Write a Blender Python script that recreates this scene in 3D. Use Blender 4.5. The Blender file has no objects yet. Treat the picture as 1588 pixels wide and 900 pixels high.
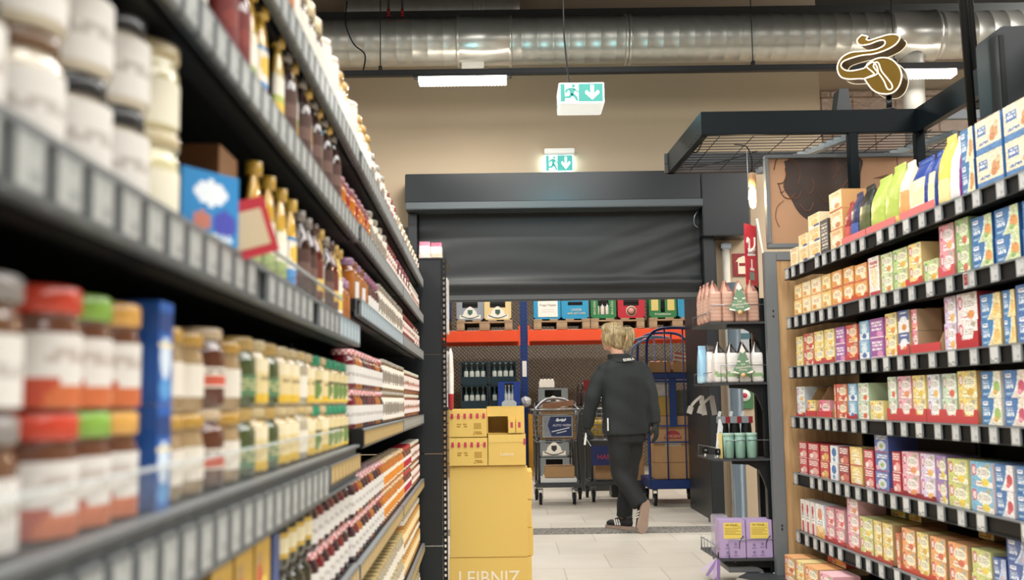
import bpy, bmesh, math, random
from mathutils import Vector, Matrix
random.seed(11)
C = bpy.context.scene.collection
SC = bpy.context.scene
PI = math.pi
R = math.radians

# ---------------------------------------------------------------- camera, world, lamps, exposure
FPX = 1600.0
pitch = math.atan(171.4 / FPX)
roll = R(0.8)
cz = 1.05
fw = Vector((0, math.cos(pitch), math.sin(pitch)))
r0 = Vector((1, 0, 0)); u0 = r0.cross(fw)
rt = math.cos(roll) * r0 - math.sin(roll) * u0
up = math.cos(roll) * u0 + math.sin(roll) * r0
cam = bpy.data.cameras.new('camera')
cam.sensor_width = 36.0
cam.lens = FPX / 1588 * 36.0
cam.clip_start = 0.05; cam.clip_end = 100
cam.dof.use_dof = True
cam.dof.focus_distance = 7.6
cam.dof.aperture_fstop = 3.6
camo = bpy.data.objects.new('camera', cam); C.objects.link(camo)
mw = Matrix.Identity(4)
for i in range(3):
    mw[i][0] = rt[i]; mw[i][1] = up[i]; mw[i][2] = -fw[i]
mw[2][3] = cz
camo.matrix_world = mw
SC.camera = camo

w = bpy.data.worlds.new('hall'); SC.world = w; w.use_nodes = True
w.node_tree.nodes['Background'].inputs[0].default_value = (0.88, 0.93, 1.0, 1)
w.node_tree.nodes['Background'].inputs[1].default_value = 0.2
vs = SC.view_settings
vs.view_transform = 'Standard'; vs.look = 'None'; vs.gamma = 1; vs.use_curve_mapping = False
vs.exposure = 0.18

def area(name, loc, sx, sy, power, col=(1, 0.97, 0.925), rot=(0, 0, 0), spread=None):
    l = bpy.data.lights.new(name, 'AREA'); l.shape = 'RECTANGLE'; l.size = sx; l.size_y = sy
    l.energy = power; l.color = col
    if spread: l.spread = spread
    o = bpy.data.objects.new(name, l); C.objects.link(o); o.location = loc; o.rotation_euler = rot
    return o
# the shop's other LED rows (over the aisle, above and behind the frame)
for yy, pw in ((5.2, 92), (2.6, 92), (0.2, 80), (-2.2, 70)):
    for xx in (-2.6, 0.55, 3.6):
        area('overhead_light', (xx, yy, 4.1), 1.6, 2.2, pw if xx > 0 and xx < 1 else pw * 0.8)
area('overhead_light', (5.4, 7.4, 4.15), 1.6, 0.6, 90, rot=(R(48), 0, 0))  # not one of the LED rows: unseen tilted lamp added to brighten the far wall
for xx in (-1.5, 1.2, 4.0):
    area('stock_room_led', (xx, 11.6, 4.3), 1.5, 0.2, 72, (1, 0.93, 0.85))
area('stock_room_led', (0.6, 13.6, 4.3), 2.5, 0.2, 60, (1, 0.93, 0.85))

# ---------------------------------------------------------------- helpers
def lin(h):
    if not isinstance(h, str):
        return tuple(h)[:3]
    h = h.lstrip('#')
    out = []
    for i in (0, 2, 4):
        c = int(h[i:i + 2], 16) / 255
        out.append(c / 12.92 if c <= 0.04045 else ((c + 0.055) / 1.055) ** 2.4)
    return tuple(out)

def mat(name, col, rough=0.5, metal=0.0, coat=0.0, emit=None, estr=0.0, noise=0.0, nscale=30, bump=0.0, trans=0.0, alpha=1.0, spec=None, ior=None):
    m = bpy.data.materials.new(name); m.use_nodes = True
    nt = m.node_tree; b = nt.nodes['Principled BSDF']
    c = lin(col)
    b.inputs['Base Color'].default_value = (*c, 1)
    b.inputs['Roughness'].default_value = rough
    b.inputs['Metallic'].default_value = metal
    b.inputs['Coat Weight'].default_value = coat
    b.inputs['Transmission Weight'].default_value = trans
    b.inputs['Alpha'].default_value = alpha
    if ior: b.inputs['IOR'].default_value = ior
    if spec is not None: b.inputs['Specular IOR Level'].default_value = spec
    if emit:
        b.inputs['Emission Color'].default_value = (*lin(emit), 1); b.inputs['Emission Strength'].default_value = estr
    if noise or bump:
        tc = nt.nodes.new('ShaderNodeTexCoord'); n = nt.nodes.new('ShaderNodeTexNoise')
        n.inputs['Scale'].default_value = nscale; n.inputs['Detail'].default_value = 5
        nt.links.new(tc.outputs['Object'], n.inputs['Vector'])
        if noise:
            mx = nt.nodes.new('ShaderNodeMix'); mx.data_type = 'RGBA'
            mx.inputs['A'].default_value = (*[v * (1 - noise) for v in c], 1)
            mx.inputs['B'].default_value = (*[min(1, v * (1 + noise)) for v in c], 1)
            nt.links.new(n.outputs['Fac'], mx.inputs['Factor'])
            nt.links.new(mx.outputs['Result'], b.inputs['Base Color'])
        if bump:
            bp = nt.nodes.new('ShaderNodeBump'); bp.inputs['Strength'].default_value = bump; bp.inputs['Distance'].default_value = 0.01
            nt.links.new(n.outputs['Fac'], bp.inputs['Height']); nt.links.new(bp.outputs['Normal'], b.inputs['Normal'])
    return m

def print_mat(name, rough, coat=0.0, bump=0.0, nscale=60):
    """printed card / film: the print itself is a face-colour attribute"""
    m = mat(name, '#ffffff', rough, coat=coat, bump=bump, nscale=nscale)
    nt = m.node_tree; a = nt.nodes.new('ShaderNodeVertexColor'); a.layer_name = 'Col'
    nt.links.new(a.outputs['Color'], nt.nodes['Principled BSDF'].inputs['Base Color'])
    return m

M = {}
M['card'] = print_mat('printed_card', 0.42)
M['film'] = print_mat('printed_film', 0.3, bump=0.25, nscale=25)
M['gloss'] = print_mat('glossy_print', 0.22, coat=0.3)
M['jar'] = print_mat('filled_glass', 0.12, coat=0.8)
M['paper'] = print_mat('paper_label', 0.55)
M['black'] = mat('black_steel', '#0e1012', 0.5, noise=0.1, spec=.35)
M['panel'] = mat('anthracite_steel', '#1b2023', 0.42, noise=0.08, nscale=6)
M['anth'] = mat('anthracite_gloss', '#0c1317', 0.28, 0.1)
M['grey'] = mat('grey_profile', '#6d7275', 0.45, noise=0.05)
M['rail'] = mat('dark_rail', '#3a3e41', 0.4)
M['railgrey'] = mat('grey_rail', '#5c6265', 0.45)
M['tagcase'] = mat('tag_case', '#b9bcbb', 0.4)
M['clear'] = mat('clear_acrylic', '#dfe6e6', 0.12, alpha=0.055, spec=0.2)
M['canopy'] = mat('canopy_steel', '#0b1216', 0.4, 0.0, spec=.12)
M['board'] = mat('cardboard', '#b08a5f', 0.75, noise=0.12, nscale=14)
M['woodpallet'] = mat('pallet_wood', '#a58e72', 0.8, noise=0.35, nscale=9)
M['white'] = mat('white_plastic', '#e6e6e2', 0.4)
M['chrome'] = mat('zinc_wire', '#8f959a', 0.35, 0.8)
M['rubber'] = mat('rubber', '#15171a', 0.7)
M['orange'] = mat('orange_steel', '#e0502c', 0.42, noise=0.08, nscale=5)
M['blue'] = mat('blue_steel', '#14336f', 0.42, noise=0.1, nscale=8)
M['yellowcard'] = mat('yellow_card', '#e3c168', 0.5, noise=0.03, nscale=4)
M['tan'] = mat('tan_tag', '#c2a46a', 0.5)

class MB:
    """collects geometry for ONE mesh"""
    def __init__(s):
        s.v = []; s.f = []; s.c = []; s.m = []; s.sm = []
    def add(s, vs, fs, col=None, m=0, smooth=False, cols=None):
        n = len(s.v); s.v += [tuple(v) for v in vs]
        for i, f in enumerate(fs):
            s.f.append([n + k for k in f]); s.c.append(cols[i] if cols else col); s.m.append(m); s.sm.append(smooth)
        return s
    def box(s, x0, x1, y0, y1, z0, z1, col=None, m=0, T=None):
        vs = [Vector(p) for p in ((x0, y0, z0), (x1, y0, z0), (x1, y1, z0), (x0, y1, z0), (x0, y0, z1), (x1, y0, z1), (x1, y1, z1), (x0, y1, z1))]
        if T is not None: vs = [T @ v for v in vs]
        return s.add(vs, [(0, 3, 2, 1), (4, 5, 6, 7), (0, 1, 5, 4), (1, 2, 6, 5), (2, 3, 7, 6), (3, 0, 4, 7)], col, m)
    def bevbox(s, x0, x1, y0, y1, z0, z1, b=0.004, col=None, m=0, T=None, smooth=False):
        bm = bmesh.new(); bmesh.ops.create_cube(bm, size=1)
        for v in bm.verts:
            v.co = Vector(((x0 + x1) / 2 + v.co.x * (x1 - x0), (y0 + y1) / 2 + v.co.y * (y1 - y0), (z0 + z1) / 2 + v.co.z * (z1 - z0)))
        bmesh.ops.bevel(bm, geom=bm.edges[:], offset=b, segments=2, affect='EDGES', clamp_overlap=True)
        bm.verts.index_update()
        vs = [v.co.copy() for v in bm.verts]
        if T is not None: vs = [T @ v for v in vs]
        s.add(vs, [[v.index for v in f.verts] for f in bm.faces], col, m, smooth); bm.free(); return s
    def lathe(s, prof, n=20, cx=0, cy=0, z=0, col=None, m=0, smooth=True, cols=None, T=None, sx=1, sy=1):
        """prof: [(radius, height)], cols: one colour per band"""
        vs = []; fs = []; cc = []
        for r, h in prof:
            for k in range(n):
                a = 2 * PI * k / n; vs.append(Vector((cx + r * sx * math.cos(a), cy + r * sy * math.sin(a), z + h)))
        for i in range(len(prof) - 1):
            for k in range(n):
                fs.append((i * n + k, i * n + (k + 1) % n, (i + 1) * n + (k + 1) % n, (i + 1) * n + k)); cc.append(cols[i] if cols else col)
        fs.append(list(range(n))[::-1]); cc.append(cols[0] if cols else col)
        fs.append([(len(prof) - 1) * n + k for k in range(n)]); cc.append(cols[-1] if cols else col)
        if T is not None: vs = [T @ v for v in vs]
        s.add(vs, fs, None, m, smooth, cc); return s
    def tube(s, pts, r, n=8, col=None, m=0, smooth=True, closed=False):
        pts = [Vector(p) for p in pts]; L = len(pts); vs = []; fs = []
        ref = None
        for i, p in enumerate(pts):
            a = pts[i - 1] if (i > 0 or closed) else pts[0]; b = pts[(i + 1) % L] if (i < L - 1 or closed) else pts[-1]
            d = (b - a).normalized()
            if ref is None or abs(d.dot(ref)) > 0.97:
                ref = Vector((0, 0, 1)) if abs(d.z) < 0.9 else Vector((1, 0, 0))
            e1 = d.cross(ref).normalized(); e2 = e1.cross(d); ref = e2
            rr = r[i] if isinstance(r, (list, tuple)) else r
            for k in range(n):
                t = 2 * PI * k / n; vs.append(p + e1 * math.cos(t) * rr + e2 * math.sin(t) * rr)
        for i in range(L if closed else L - 1):
            j = (i + 1) % L
            for k in range(n):
                fs.append((i * n + k, i * n + (k + 1) % n, j * n + (k + 1) % n, j * n + k))
        if not closed:
            fs.append(list(range(n))[::-1]); fs.append([(L - 1) * n + k for k in range(n)])
        return s.add(vs, fs, col, m, smooth)
    def bar(s, a, b, wx, wz, col=None, m=0):
        """rectangular bar from a to b"""
        a = Vector(a); b = Vector(b); d = (b - a).normalized()
        ref = Vector((0, 0, 1)) if abs(d.z) < 0.9 else Vector((0, 1, 0))
        e1 = d.cross(ref).normalized() * wx / 2; e2 = e1.normalized().cross(d).normalized() * wz / 2
        vs = [a - e1 - e2, a + e1 - e2, a + e1 + e2, a - e1 + e2, b - e1 - e2, b + e1 - e2, b + e1 + e2, b - e1 + e2]
        return s.add(vs, [(0, 1, 2, 3), (7, 6, 5, 4), (0, 4, 5, 1), (1, 5, 6, 2), (2, 6, 7, 3), (3, 7, 4, 0)], col, m)
    def prism(s, poly, y0, y1, col=None, m=0, side=None, T=None):
        """poly in x,z extruded along y (front is y0)"""
        n = len(poly)
        vs = [Vector((x, y0, z)) for x, z in poly] + [Vector((x, y1, z)) for x, z in poly]
        if T is not None: vs = [T @ v for v in vs]
        fs = [list(range(n)), list(range(n, 2 * n))[::-1]] + [(i, i + n, (i + 1) % n + n, (i + 1) % n) for i in range(n)]
        return s.add(vs, fs, None, m, False, [col, col] + [side or col] * n)
    def mesh(s, name, mats):
        me = bpy.data.meshes.new(name); me.from_pydata(s.v, [], s.f)
        for m in (mats if isinstance(mats, (list, tuple)) else [mats]): me.materials.append(m)
        if any(c is not None for c in s.c):
            at = me.color_attributes.new('Col', 'FLOAT_COLOR', 'CORNER'); buf = []
            for p, c in zip(s.f, s.c):
                cc = lin(c) if c is not None else (0.8, 0.8, 0.8)
                buf += [*cc, 1.0] * len(p)
            at.data.foreach_set('color', buf)
        me.polygons.foreach_set('material_index', s.m); me.polygons.foreach_set('use_smooth', s.sm)
        bm = bmesh.new(); bm.from_mesh(me); bmesh.ops.recalc_face_normals(bm, faces=bm.faces[:]); bm.to_mesh(me); bm.free()
        me.update(); return me
    def build(s, name, mats, parent=None, loc=(0, 0, 0), rz=0):
        return link(name, s.mesh(name, mats), parent, loc, rz)

def link(name, me, parent=None, loc=(0, 0, 0), rz=0, rot=None):
    o = bpy.data.objects.new(name, me); C.objects.link(o)
    o.location = loc; o.rotation_euler = rot or (0, 0, rz)
    if parent: o.parent = parent
    return o

def tag(o, label, cat, group=None):
    o['label'] = label; o['category'] = cat
    if group: o['group'] = group
    return o

def thing(name, label, cat, loc=(0, 0, 0), rz=0, group=None, rot=None):
    o = bpy.data.objects.new(name, None); C.objects.link(o); o.empty_display_size = 0.05
    o.location = loc; o.rotation_euler = rot or (0, 0, rz)
    return tag(o, label, cat, group)

def struct(name, b, m):
    o = b.build(name, m); o['kind'] = 'structure'; return o

def dup(root, loc, rz, label, group=None):
    r = root.copy(); C.objects.link(r); r.location = loc; r.rotation_euler = (0, 0, rz); r['label'] = label
    if group: r['group'] = group
    for ch in list(root.children):
        c = ch.copy(); C.objects.link(c); c.parent = r
        for g in list(ch.children):
            d = g.copy(); C.objects.link(d); d.parent = c
    return r

def text(name, s, size, mtl, parent=None, loc=(0, 0, 0), rot=(PI / 2, 0, 0), ext=0.0008, align='CENTER', sx=1.0, shear=0.0):
    cu = bpy.data.curves.new(name, 'FONT'); cu.body = s; cu.size = size; cu.extrude = ext; cu.align_x = align; cu.align_y = 'CENTER'; cu.shear = shear
    cu.resolution_u = 3
    t = bpy.data.objects.new(name, cu); C.objects.link(t)
    dg = bpy.context.evaluated_depsgraph_get(); me = bpy.data.meshes.new_from_object(t.evaluated_get(dg))
    bpy.data.objects.remove(t); me.materials.clear(); me.materials.append(mtl)
    o = link(name, me, parent, loc, rot=rot); o.scale = (sx, 1, 1)
    return o

def bend(pts, n=6):
    """Catmull-Rom through pts"""
    P = [Vector(p) for p in pts]; out = []
    for i in range(len(P) - 1):
        a = P[max(0, i - 1)]; b = P[i]; c = P[i + 1]; d = P[min(len(P) - 1, i + 2)]
        for k in range(n):
            t = k / n
            out.append(0.5 * ((2 * b) + (c - a) * t + (2 * a - 5 * b + 4 * c - d) * t * t + (3 * b - a - 3 * c + d) * t ** 3))
    out.append(P[-1]); return out

ORD = ['first', 'second', 'third', 'fourth', 'fifth', 'sixth', 'seventh', 'eighth', 'ninth', 'tenth', 'eleventh', 'twelfth', 'thirteenth', 'fourteenth', 'fifteenth', 'sixteenth', 'seventeenth', 'eighteenth', 'nineteenth']
TENS = {2: 'twenty', 3: 'thirty', 4: 'forty', 5: 'fifty', 6: 'sixty'}
TENTH = {2: 'twentieth', 3: 'thirtieth', 4: 'fortieth', 5: 'fiftieth', 6: 'sixtieth'}
def ordn(i):
    if i < 19: return ORD[i]
    n = i + 1
    return TENTH[n // 10] if n % 10 == 0 else TENS[n // 10] + '-' + ORD[n % 10 - 1]

# the two rack fronts: a point s metres down the aisle on each front plane, `o` metres towards the aisle
def L_(s, o=0.0, z=0.0):
    return Vector((-0.3143 - 0.0306 * s + o, s + 0.0306 * o, z))
def R_(s, o=0.0, z=0.0):
    return Vector((1.7475 - 0.045 * s - o, s - 0.045 * o, z))
RZL = PI / 2 + math.atan(0.0306)
RZR = -PI / 2 + math.atan(0.045)
# ---------------------------------------------------------------- setting
def floor_mat():
    m = mat('floor_tile', '#c9c2b4', 0.32)
    nt = m.node_tree; b = nt.nodes['Principled BSDF']
    tc = nt.nodes.new('ShaderNodeTexCoord'); br = nt.nodes.new('ShaderNodeTexBrick')
    br.offset = 0.5; br.inputs['Scale'].default_value = 1.0
    br.inputs['Brick Width'].default_value = 0.6; br.inputs['Row Height'].default_value = 0.6
    br.inputs['Mortar Size'].default_value = 0.004; br.inputs['Mortar Smooth'].default_value = 0.2
    br.inputs['Color1'].default_value = (*lin('#d5d0c5'), 1); br.inputs['Color2'].default_value = (*lin('#ccc6ba'), 1)
    br.inputs['Mortar'].default_value = (*lin('#aea89d'), 1)
    nt.links.new(tc.outputs['Object'], br.inputs['Vector'])
    n = nt.nodes.new('ShaderNodeTexNoise'); n.inputs['Scale'].default_value = 3.5; n.inputs['Detail'].default_value = 8
    nt.links.new(tc.outputs['Object'], n.inputs['Vector'])
    mx = nt.nodes.new('ShaderNodeMix'); mx.data_type = 'RGBA'; mx.blend_type = 'SOFT_LIGHT'; mx.inputs['Factor'].default_value = 0.35
    nt.links.new(br.outputs['Color'], mx.inputs['A']); nt.links.new(n.outputs['Fac'], mx.inputs['B'])
    nt.links.new(mx.outputs['Result'], b.inputs['Base Color'])
    return m
struct('floor', MB().box(-7, 9, -6, 16.6, -0.1, 0), floor_mat())

def strip_mat():
    m = mat('mosaic_strip', '#55534f', 0.6)
    nt = m.node_tree; b = nt.nodes['Principled BSDF']
    tc = nt.nodes.new('ShaderNodeTexCoord'); vo = nt.nodes.new('ShaderNodeTexVoronoi'); vo.inputs['Scale'].default_value = 26; vo.feature = 'DISTANCE_TO_EDGE'
    nt.links.new(tc.outputs['Object'], vo.inputs['Vector'])
    cr = nt.nodes.new('ShaderNodeValToRGB'); cr.color_ramp.elements[0].position = 0.05; cr.color_ramp.elements[1].position = 0.12
    cr.color_ramp.elements[0].color = (*lin('#3d3c3a'), 1); cr.color_ramp.elements[1].color = (*lin('#85817a'), 1)
    nt.links.new(vo.outputs['Distance'], cr.inputs['Fac']); nt.links.new(cr.outputs['Color'], b.inputs['Base Color'])
    return m
struct('trim_1', MB().box(-0.85, 1.69, 8.25, 8.63, -0.02, 0.003), strip_mat())

wall_m = mat('beige_plaster', '#b8a58c', 0.8, noise=0.03, nscale=2.0, bump=0.04)
wall_l = mat('light_plaster', '#d2c0a8', 0.8, noise=0.03, nscale=2.0)
dark_m = mat('dark_ceiling', '#2b2d2e', 0.8)
b = MB()
b.box(-7, -0.87, 8.95, 10.0, 0, 4.7); b.box(-0.87, 1.70, 8.95, 10.0, 2.55, 4.7); b.box(1.70, 2.76, 8.95, 10.0, 0, 4.7)
struct('wall_back', b, wall_m)
struct('wall_far', MB().box(2.76, 9, 9.9, 10.0, 0, 4.7), wall_l)
struct('wall_stock_room', MB().box(4.6, 4.7, 10.0, 16.6, 0, 4.7).box(-4.5, -4.4, 10.0, 16.6, 0, 4.7), wall_l)
struct('ceiling', MB().box(-7, 9, -6, 16.6, 4.7, 4.8), dark_m)
struct('wall_right', MB().box(8.9, 9, -6, 10.0, 0, 4.7), wall_l)
struct('wall_left', MB().box(-7, -6.9, -6, 9, 0, 4.7), wall_l)

def checker_plate():
    m = mat('checker_plate', '#8f8478', 0.42, 0.45)
    nt = m.node_tree; b = nt.nodes['Principled BSDF']; tc = nt.nodes.new('ShaderNodeTexCoord')
    outs = []
    for sgn in (1, -1):
        mp = nt.nodes.new('ShaderNodeMapping'); mp.inputs['Rotation'].default_value = (0, R(45 * sgn), 0)
        nt.links.new(tc.outputs['Object'], mp.inputs['Vector'])
        wv = nt.nodes.new('ShaderNodeTexWave'); wv.wave_type = 'BANDS'; wv.bands_direction = 'X'; wv.inputs['Scale'].default_value = 7.5
        nt.links.new(mp.outputs['Vector'], wv.inputs['Vector']); outs.append(wv)
    mul = nt.nodes.new('ShaderNodeMath'); mul.operation = 'MULTIPLY'
    nt.links.new(outs[0].outputs['Fac'], mul.inputs[0]); nt.links.new(outs[1].outputs['Fac'], mul.inputs[1])
    cr = nt.nodes.new('ShaderNodeValToRGB'); cr.color_ramp.elements[0].position = 0.2; cr.color_ramp.elements[1].position = 0.7
    cr.color_ramp.elements[0].color = (*lin('#776e65'), 1); cr.color_ramp.elements[1].color = (*lin('#9f9385'), 1)
    nt.links.new(mul.outputs[0], cr.inputs['Fac']); nt.links.new(cr.outputs['Color'], b.inputs['Base Color'])
    bp = nt.nodes.new('ShaderNodeBump'); bp.inputs['Strength'].default_value = 0.6; bp.inputs['Distance'].default_value = 0.02
    nt.links.new(mul.outputs[0], bp.inputs['Height']); nt.links.new(bp.outputs['Normal'], b.inputs['Normal'])
    return m
struct('wall_plate', MB().box(-4.4, 4.6, 16.35, 16.5, 0, 4.7), checker_plate())

# stone-pattern wall covering on the far right wall (printed band of rough blocks)
def stone_mat():
    m = mat('stone_band', '#cdb3a3', 0.8)
    nt = m.node_tree; b = nt.nodes['Principled BSDF']; tc = nt.nodes.new('ShaderNodeTexCoord')
    mp = nt.nodes.new('ShaderNodeMapping'); mp.inputs['Rotation'].default_value = (R(90), 0, 0)
    nt.links.new(tc.outputs['Object'], mp.inputs['Vector'])
    br = nt.nodes.new('ShaderNodeTexBrick'); br.inputs['Scale'].default_value = 1; br.inputs['Brick Width'].default_value = 0.42; br.inputs['Row Height'].default_value = 0.36
    br.inputs['Mortar Size'].default_value = 0.01; br.inputs['Color1'].default_value = (*lin('#e2d0c4'), 1); br.inputs['Color2'].default_value = (*lin('#d8c3b6'), 1); br.inputs['Mortar'].default_value = (*lin('#ab9484'), 1)
    nt.links.new(mp.outputs['Vector'], br.inputs['Vector'])
    n = nt.nodes.new('ShaderNodeTexNoise'); n.inputs['Scale'].default_value = 7; n.inputs['Detail'].default_value = 8; n.inputs['Distortion'].default_value = 1.5
    nt.links.new(tc.outputs['Object'], n.inputs['Vector'])
    bp = nt.nodes.new('ShaderNodeBump'); bp.inputs['Strength'].default_value = 0.9; bp.inputs['Distance'].default_value = 0.05
    nt.links.new(n.outputs['Fac'], bp.inputs['Height']); nt.links.new(bp.outputs['Normal'], b.inputs['Normal'])
    mx = nt.nodes.new('ShaderNodeMix'); mx.data_type = 'RGBA'; mx.blend_type = 'OVERLAY'; mx.inputs['Factor'].default_value = 0.3
    nt.links.new(br.outputs['Color'], mx.inputs['A']); nt.links.new(n.outputs['Fac'], mx.inputs['B']); nt.links.new(mx.outputs['Result'], b.inputs['Base Color'])
    return m
struct('trim_2', MB().box(3.06, 8.5, 9.86, 9.9, 2.2, 4.02), stone_mat())

# --- rolling door: housing, lip, guides, curtain
hz = lambda y, Y: 1.05 + (621 - y) / 1600 * Y
door = thing('rolling_door', 'black fabric rolling door half lowered below its long anthracite housing', 'rolling door', (0, 8.65, 0))
b = MB(); b.bevbox(-0.90, 1.62, 0, 0.42, 2.735, 2.985, 0.006)
b.build('housing', M['anth'], door)
MB().bevbox(-0.895, 1.63, -0.03, 0.42, 2.67, 2.733, 0.006).build('housing_lip', mat('housing_lip', '#4a5154', 0.4, 0.2), door)
MB().bevbox(1.632, 2.04, 0.02, 0.3, 2.42, 2.985, 0.006).build('motor_cover', M['anth'], door)
for nm, x0, x1 in (('guide_rail', -0.885, -0.81), ('guide_rail', 1.645, 1.735)):
    MB().bevbox(x0, x1, 0.1, 0.3, 0.0 if x0 > 0 else 0.0, 2.668, 0.004).build(nm, M['panel'], door)
b = MB(); nx, nz = 110, 60; vs = []; fs = []
for j in range(nz + 1):
    for i in range(nx + 1):
        u = i / nx; v = j / nz
        x = -0.815 + u * 2.465; z = 2.68 - v * 0.74
        fold = 0.004 * math.sin(7 * v + 2.2 * math.sin(4 * u)) + 0.0012 * math.sin(23 * v + 5 * u + 2.3 * math.sin(6 * u))
        k = max(0, (u - 0.55)) / 0.45
        fold += k * 0.006 * math.sin(16 * (v * 1.1 + u * 1.3)) + 0.5 * k * 0.008 * math.sin(42 * (v * 0.8 + u * 0.9))
        k2 = max(0, 0.12 - u) / 0.12
        fold += k2 * 0.008 * math.sin(25 * v)
        belly = -0.05 * math.exp(-((v - 0.86) / 0.06) ** 2)
        fold *= 0.3 + 0.7 * math.sin(PI * min(1, v * 1.05))
        vs.append((x, 0.2 + fold + belly * 0.6, z))
for j in range(nz):
    for i in range(nx):
        a = j * (nx + 1) + i; fs.append((a, a + 1, a + nx + 2, a + nx + 1))
b.add(vs, fs, smooth=True)
cur = b.build('curtain', mat('black_vinyl', '#1d2022', 0.5, bump=0.12, nscale=5), door)
sm = cur.modifiers.new('thick', 'SOLIDIFY'); sm.thickness = 0.004
MB().bevbox(-0.81, 1.645, 0.17, 0.235, 1.90, 1.955, 0.012).build('bottom_bar', mat('bottom_bar', '#47494a', 0.5), door)
b = MB(); b.tube(bend([(1.60, 0.07, 2.64), (1.57, 0.05, 2.6), (1.565, 0.06, 2.53), (1.60, 0.07, 2.5)], 5), 0.004); b.build('door_cable', M['chrome'], door)
# right jamb of the passage
struct('trim_3', MB().box(1.69, 1.76, 8.80, 10.1, 0, 2.55), M['panel'])
struct('trim_4', MB().box(-0.93, -0.87, 8.80, 10.1, 0, 2.55), M['panel'])

# --- ventilation ducts
duct_m = mat('galvanised_duct', '#b9b7af', 0.36, 0.7, noise=0.1, nscale=5)
duct_m2 = mat('galvanised_collar', '#c6c4bc', 0.28, 0.75)
def duct(name, label, y, z, r, x0, x1, seams, collars):
    t = thing(name, label, 'duct', (x0, y, z))
    prof = []; L = x1 - x0; step = 0.125; k = 0; x = 0
    b = MB()
    while x < L:
        for dx, rr in ((0, r), (0.006, r + 0.003), (0.012, r)):
            prof.append((rr, x + dx))
        x += step
    prof.append((r, L))
    T = Matrix.Rotation(PI / 2, 4, 'Y')
    b.lathe(prof, 36, T=T)
    b.build('spiral_pipe', duct_m, t)
    for a, c in collars:
        MB().lathe([(r + 0.002, 0), (r + 0.016, 0.004), (r + 0.016, 0.025), (r + 0.009, 0.03), (r + 0.009, c - a - 0.03), (r + 0.016, c - a - 0.025), (r + 0.016, c - a - 0.004), (r + 0.002, c - a)], 36, T=Matrix.Translation((a - x0, 0, 0)) @ T).build('collar', duct_m2, t)
    return t
dt = duct('ventilation_duct', 'silver spiral ventilation duct running along the back wall', 8.1, 3.945, 0.19, -2.4, 6.5, 0, ((-0.42, 0.03), (0.93, 0.99), (3.05, 3.45)))
MB().bevbox(2.02, 2.20, -0.06, 0.06, -0.235, -0.18, 0.004).build('sensor_box', mat('sensor_grey', '#b8b8b2', 0.5), dt)
MB().lathe([(0.085, -0.95), (0.085, -0.33), (0.092, -0.325), (0.092, -0.29), (0.085, -0.285), (0.1, -0.2), (0.12, -0.15)], 24, cx=5.66).build('branch_pipe', mat('branch_grey', '#807f7a', .5, .4), dt)
duct('ventilation_duct', 'second silver duct above the first, at the top edge', 8.7, 4.42, 0.2, -1.4, 0.1, 0, ((-0.3, -0.2),))
# dark beam under the ceiling
struct('trim_5', MB().box(-3, 9, 8.45, 8.9, 4.1, 4.35), mat('dark_beam', '#3a3c3b', 0.6))

# --- light trunking and its LED modules
track = thing('light_track', 'long black light track hanging below the duct', 'light track', (0, 7.8, 3.57))
MB().bevbox(-1.5, 6.0, -0.03, 0.03, 0.0, 0.045, 0.004).build('rail', M['black'], track)
for x in (-1.0, 1.9, 3.0):
    MB().tube([(x, 0, 0.04), (x, 0, 1.1)], 0.004).box(x - 0.012, x + 0.012, -0.02, 0.02, 0.03, 0.08).build('hanger', M['black'], track)
led_e = mat('led_lens', '#ffffff', 0.3, emit='#fff3e2', estr=14)
def led(x0, x1, z, lab):
    t = thing('led_light', lab, 'light', ((x0 + x1) / 2, 7.8, z), group=None); h = (x1 - x0) / 2
    MB().bevbox(-h - 0.04, h + 0.04, -0.035, 0.035, 0.05, 0.068, 0.003).build('housing', M['black'], t)
    b = MB(); n = 26; w = 2 * h / n
    prof = [(-h, 0.05)]
    for i in range(n):
        for k in range(5):
            a = PI * k / 4; prof.append((-h + w * i + w / 2 - w / 2 * math.cos(a), 0.008 - 0.008 * math.sin(a)))
    prof.append((h, 0.05)); b.prism(prof, -0.05, 0.05)
    b.build('lens', led_e, t)
    a = area('led_glow', (0, 0, -0.02), 2 * h, 0.1, 32, (1, 0.95, 0.88)); a.parent = t
led(-0.70, -0.02, 3.50, 'glowing white LED module under the track, left of the exit cube')
led(2.80, 3.46, 3.505, 'glowing white LED module under the track behind the gold bean sign')
def cable(name, label, pts, r, m):
    return tag(MB().tube(bend(pts, 6), r, 6).build(name, m), label, 'cable')
cable('power_cable', 'thin black cable looping down the left end of the duct', [(-1.27, 7.85, 4.2), (-1.28, 7.85, 4.02), (-1.22, 7.86, 3.86), (-1.13, 7.86, 3.77), (-1.14, 7.85, 3.64)], 0.006, M['black'])
cable('power_cable', 'thin black cable carrying the hanging exit cube', [(0.365, 6.6, 4.7), (0.366, 6.6, 3.6), (0.375, 6.62, 3.36), (0.40, 6.64, 3.094)], 0.006, M['black'])
for i, (x, lab) in enumerate(((-0.96, 'red sprinkler head at the top edge, left one'), (-0.85, 'red sprinkler head at the top edge, right one'))):
    t = thing('sprinkler', lab, 'sprinkler', (x, 8.0, 4.13))
    MB().lathe([(0.012, 0.06), (0.014, 0.03), (0.008, 0.02), (0.02, 0.004), (0.02, 0)], 10).build('head', mat('red_bulb', '#8e1c1c', 0.4), t)
    MB().tube([(0, 0, 0.05), (0, 0, 0.57)], 0.008).build('pipe', M['black'], t)

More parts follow.
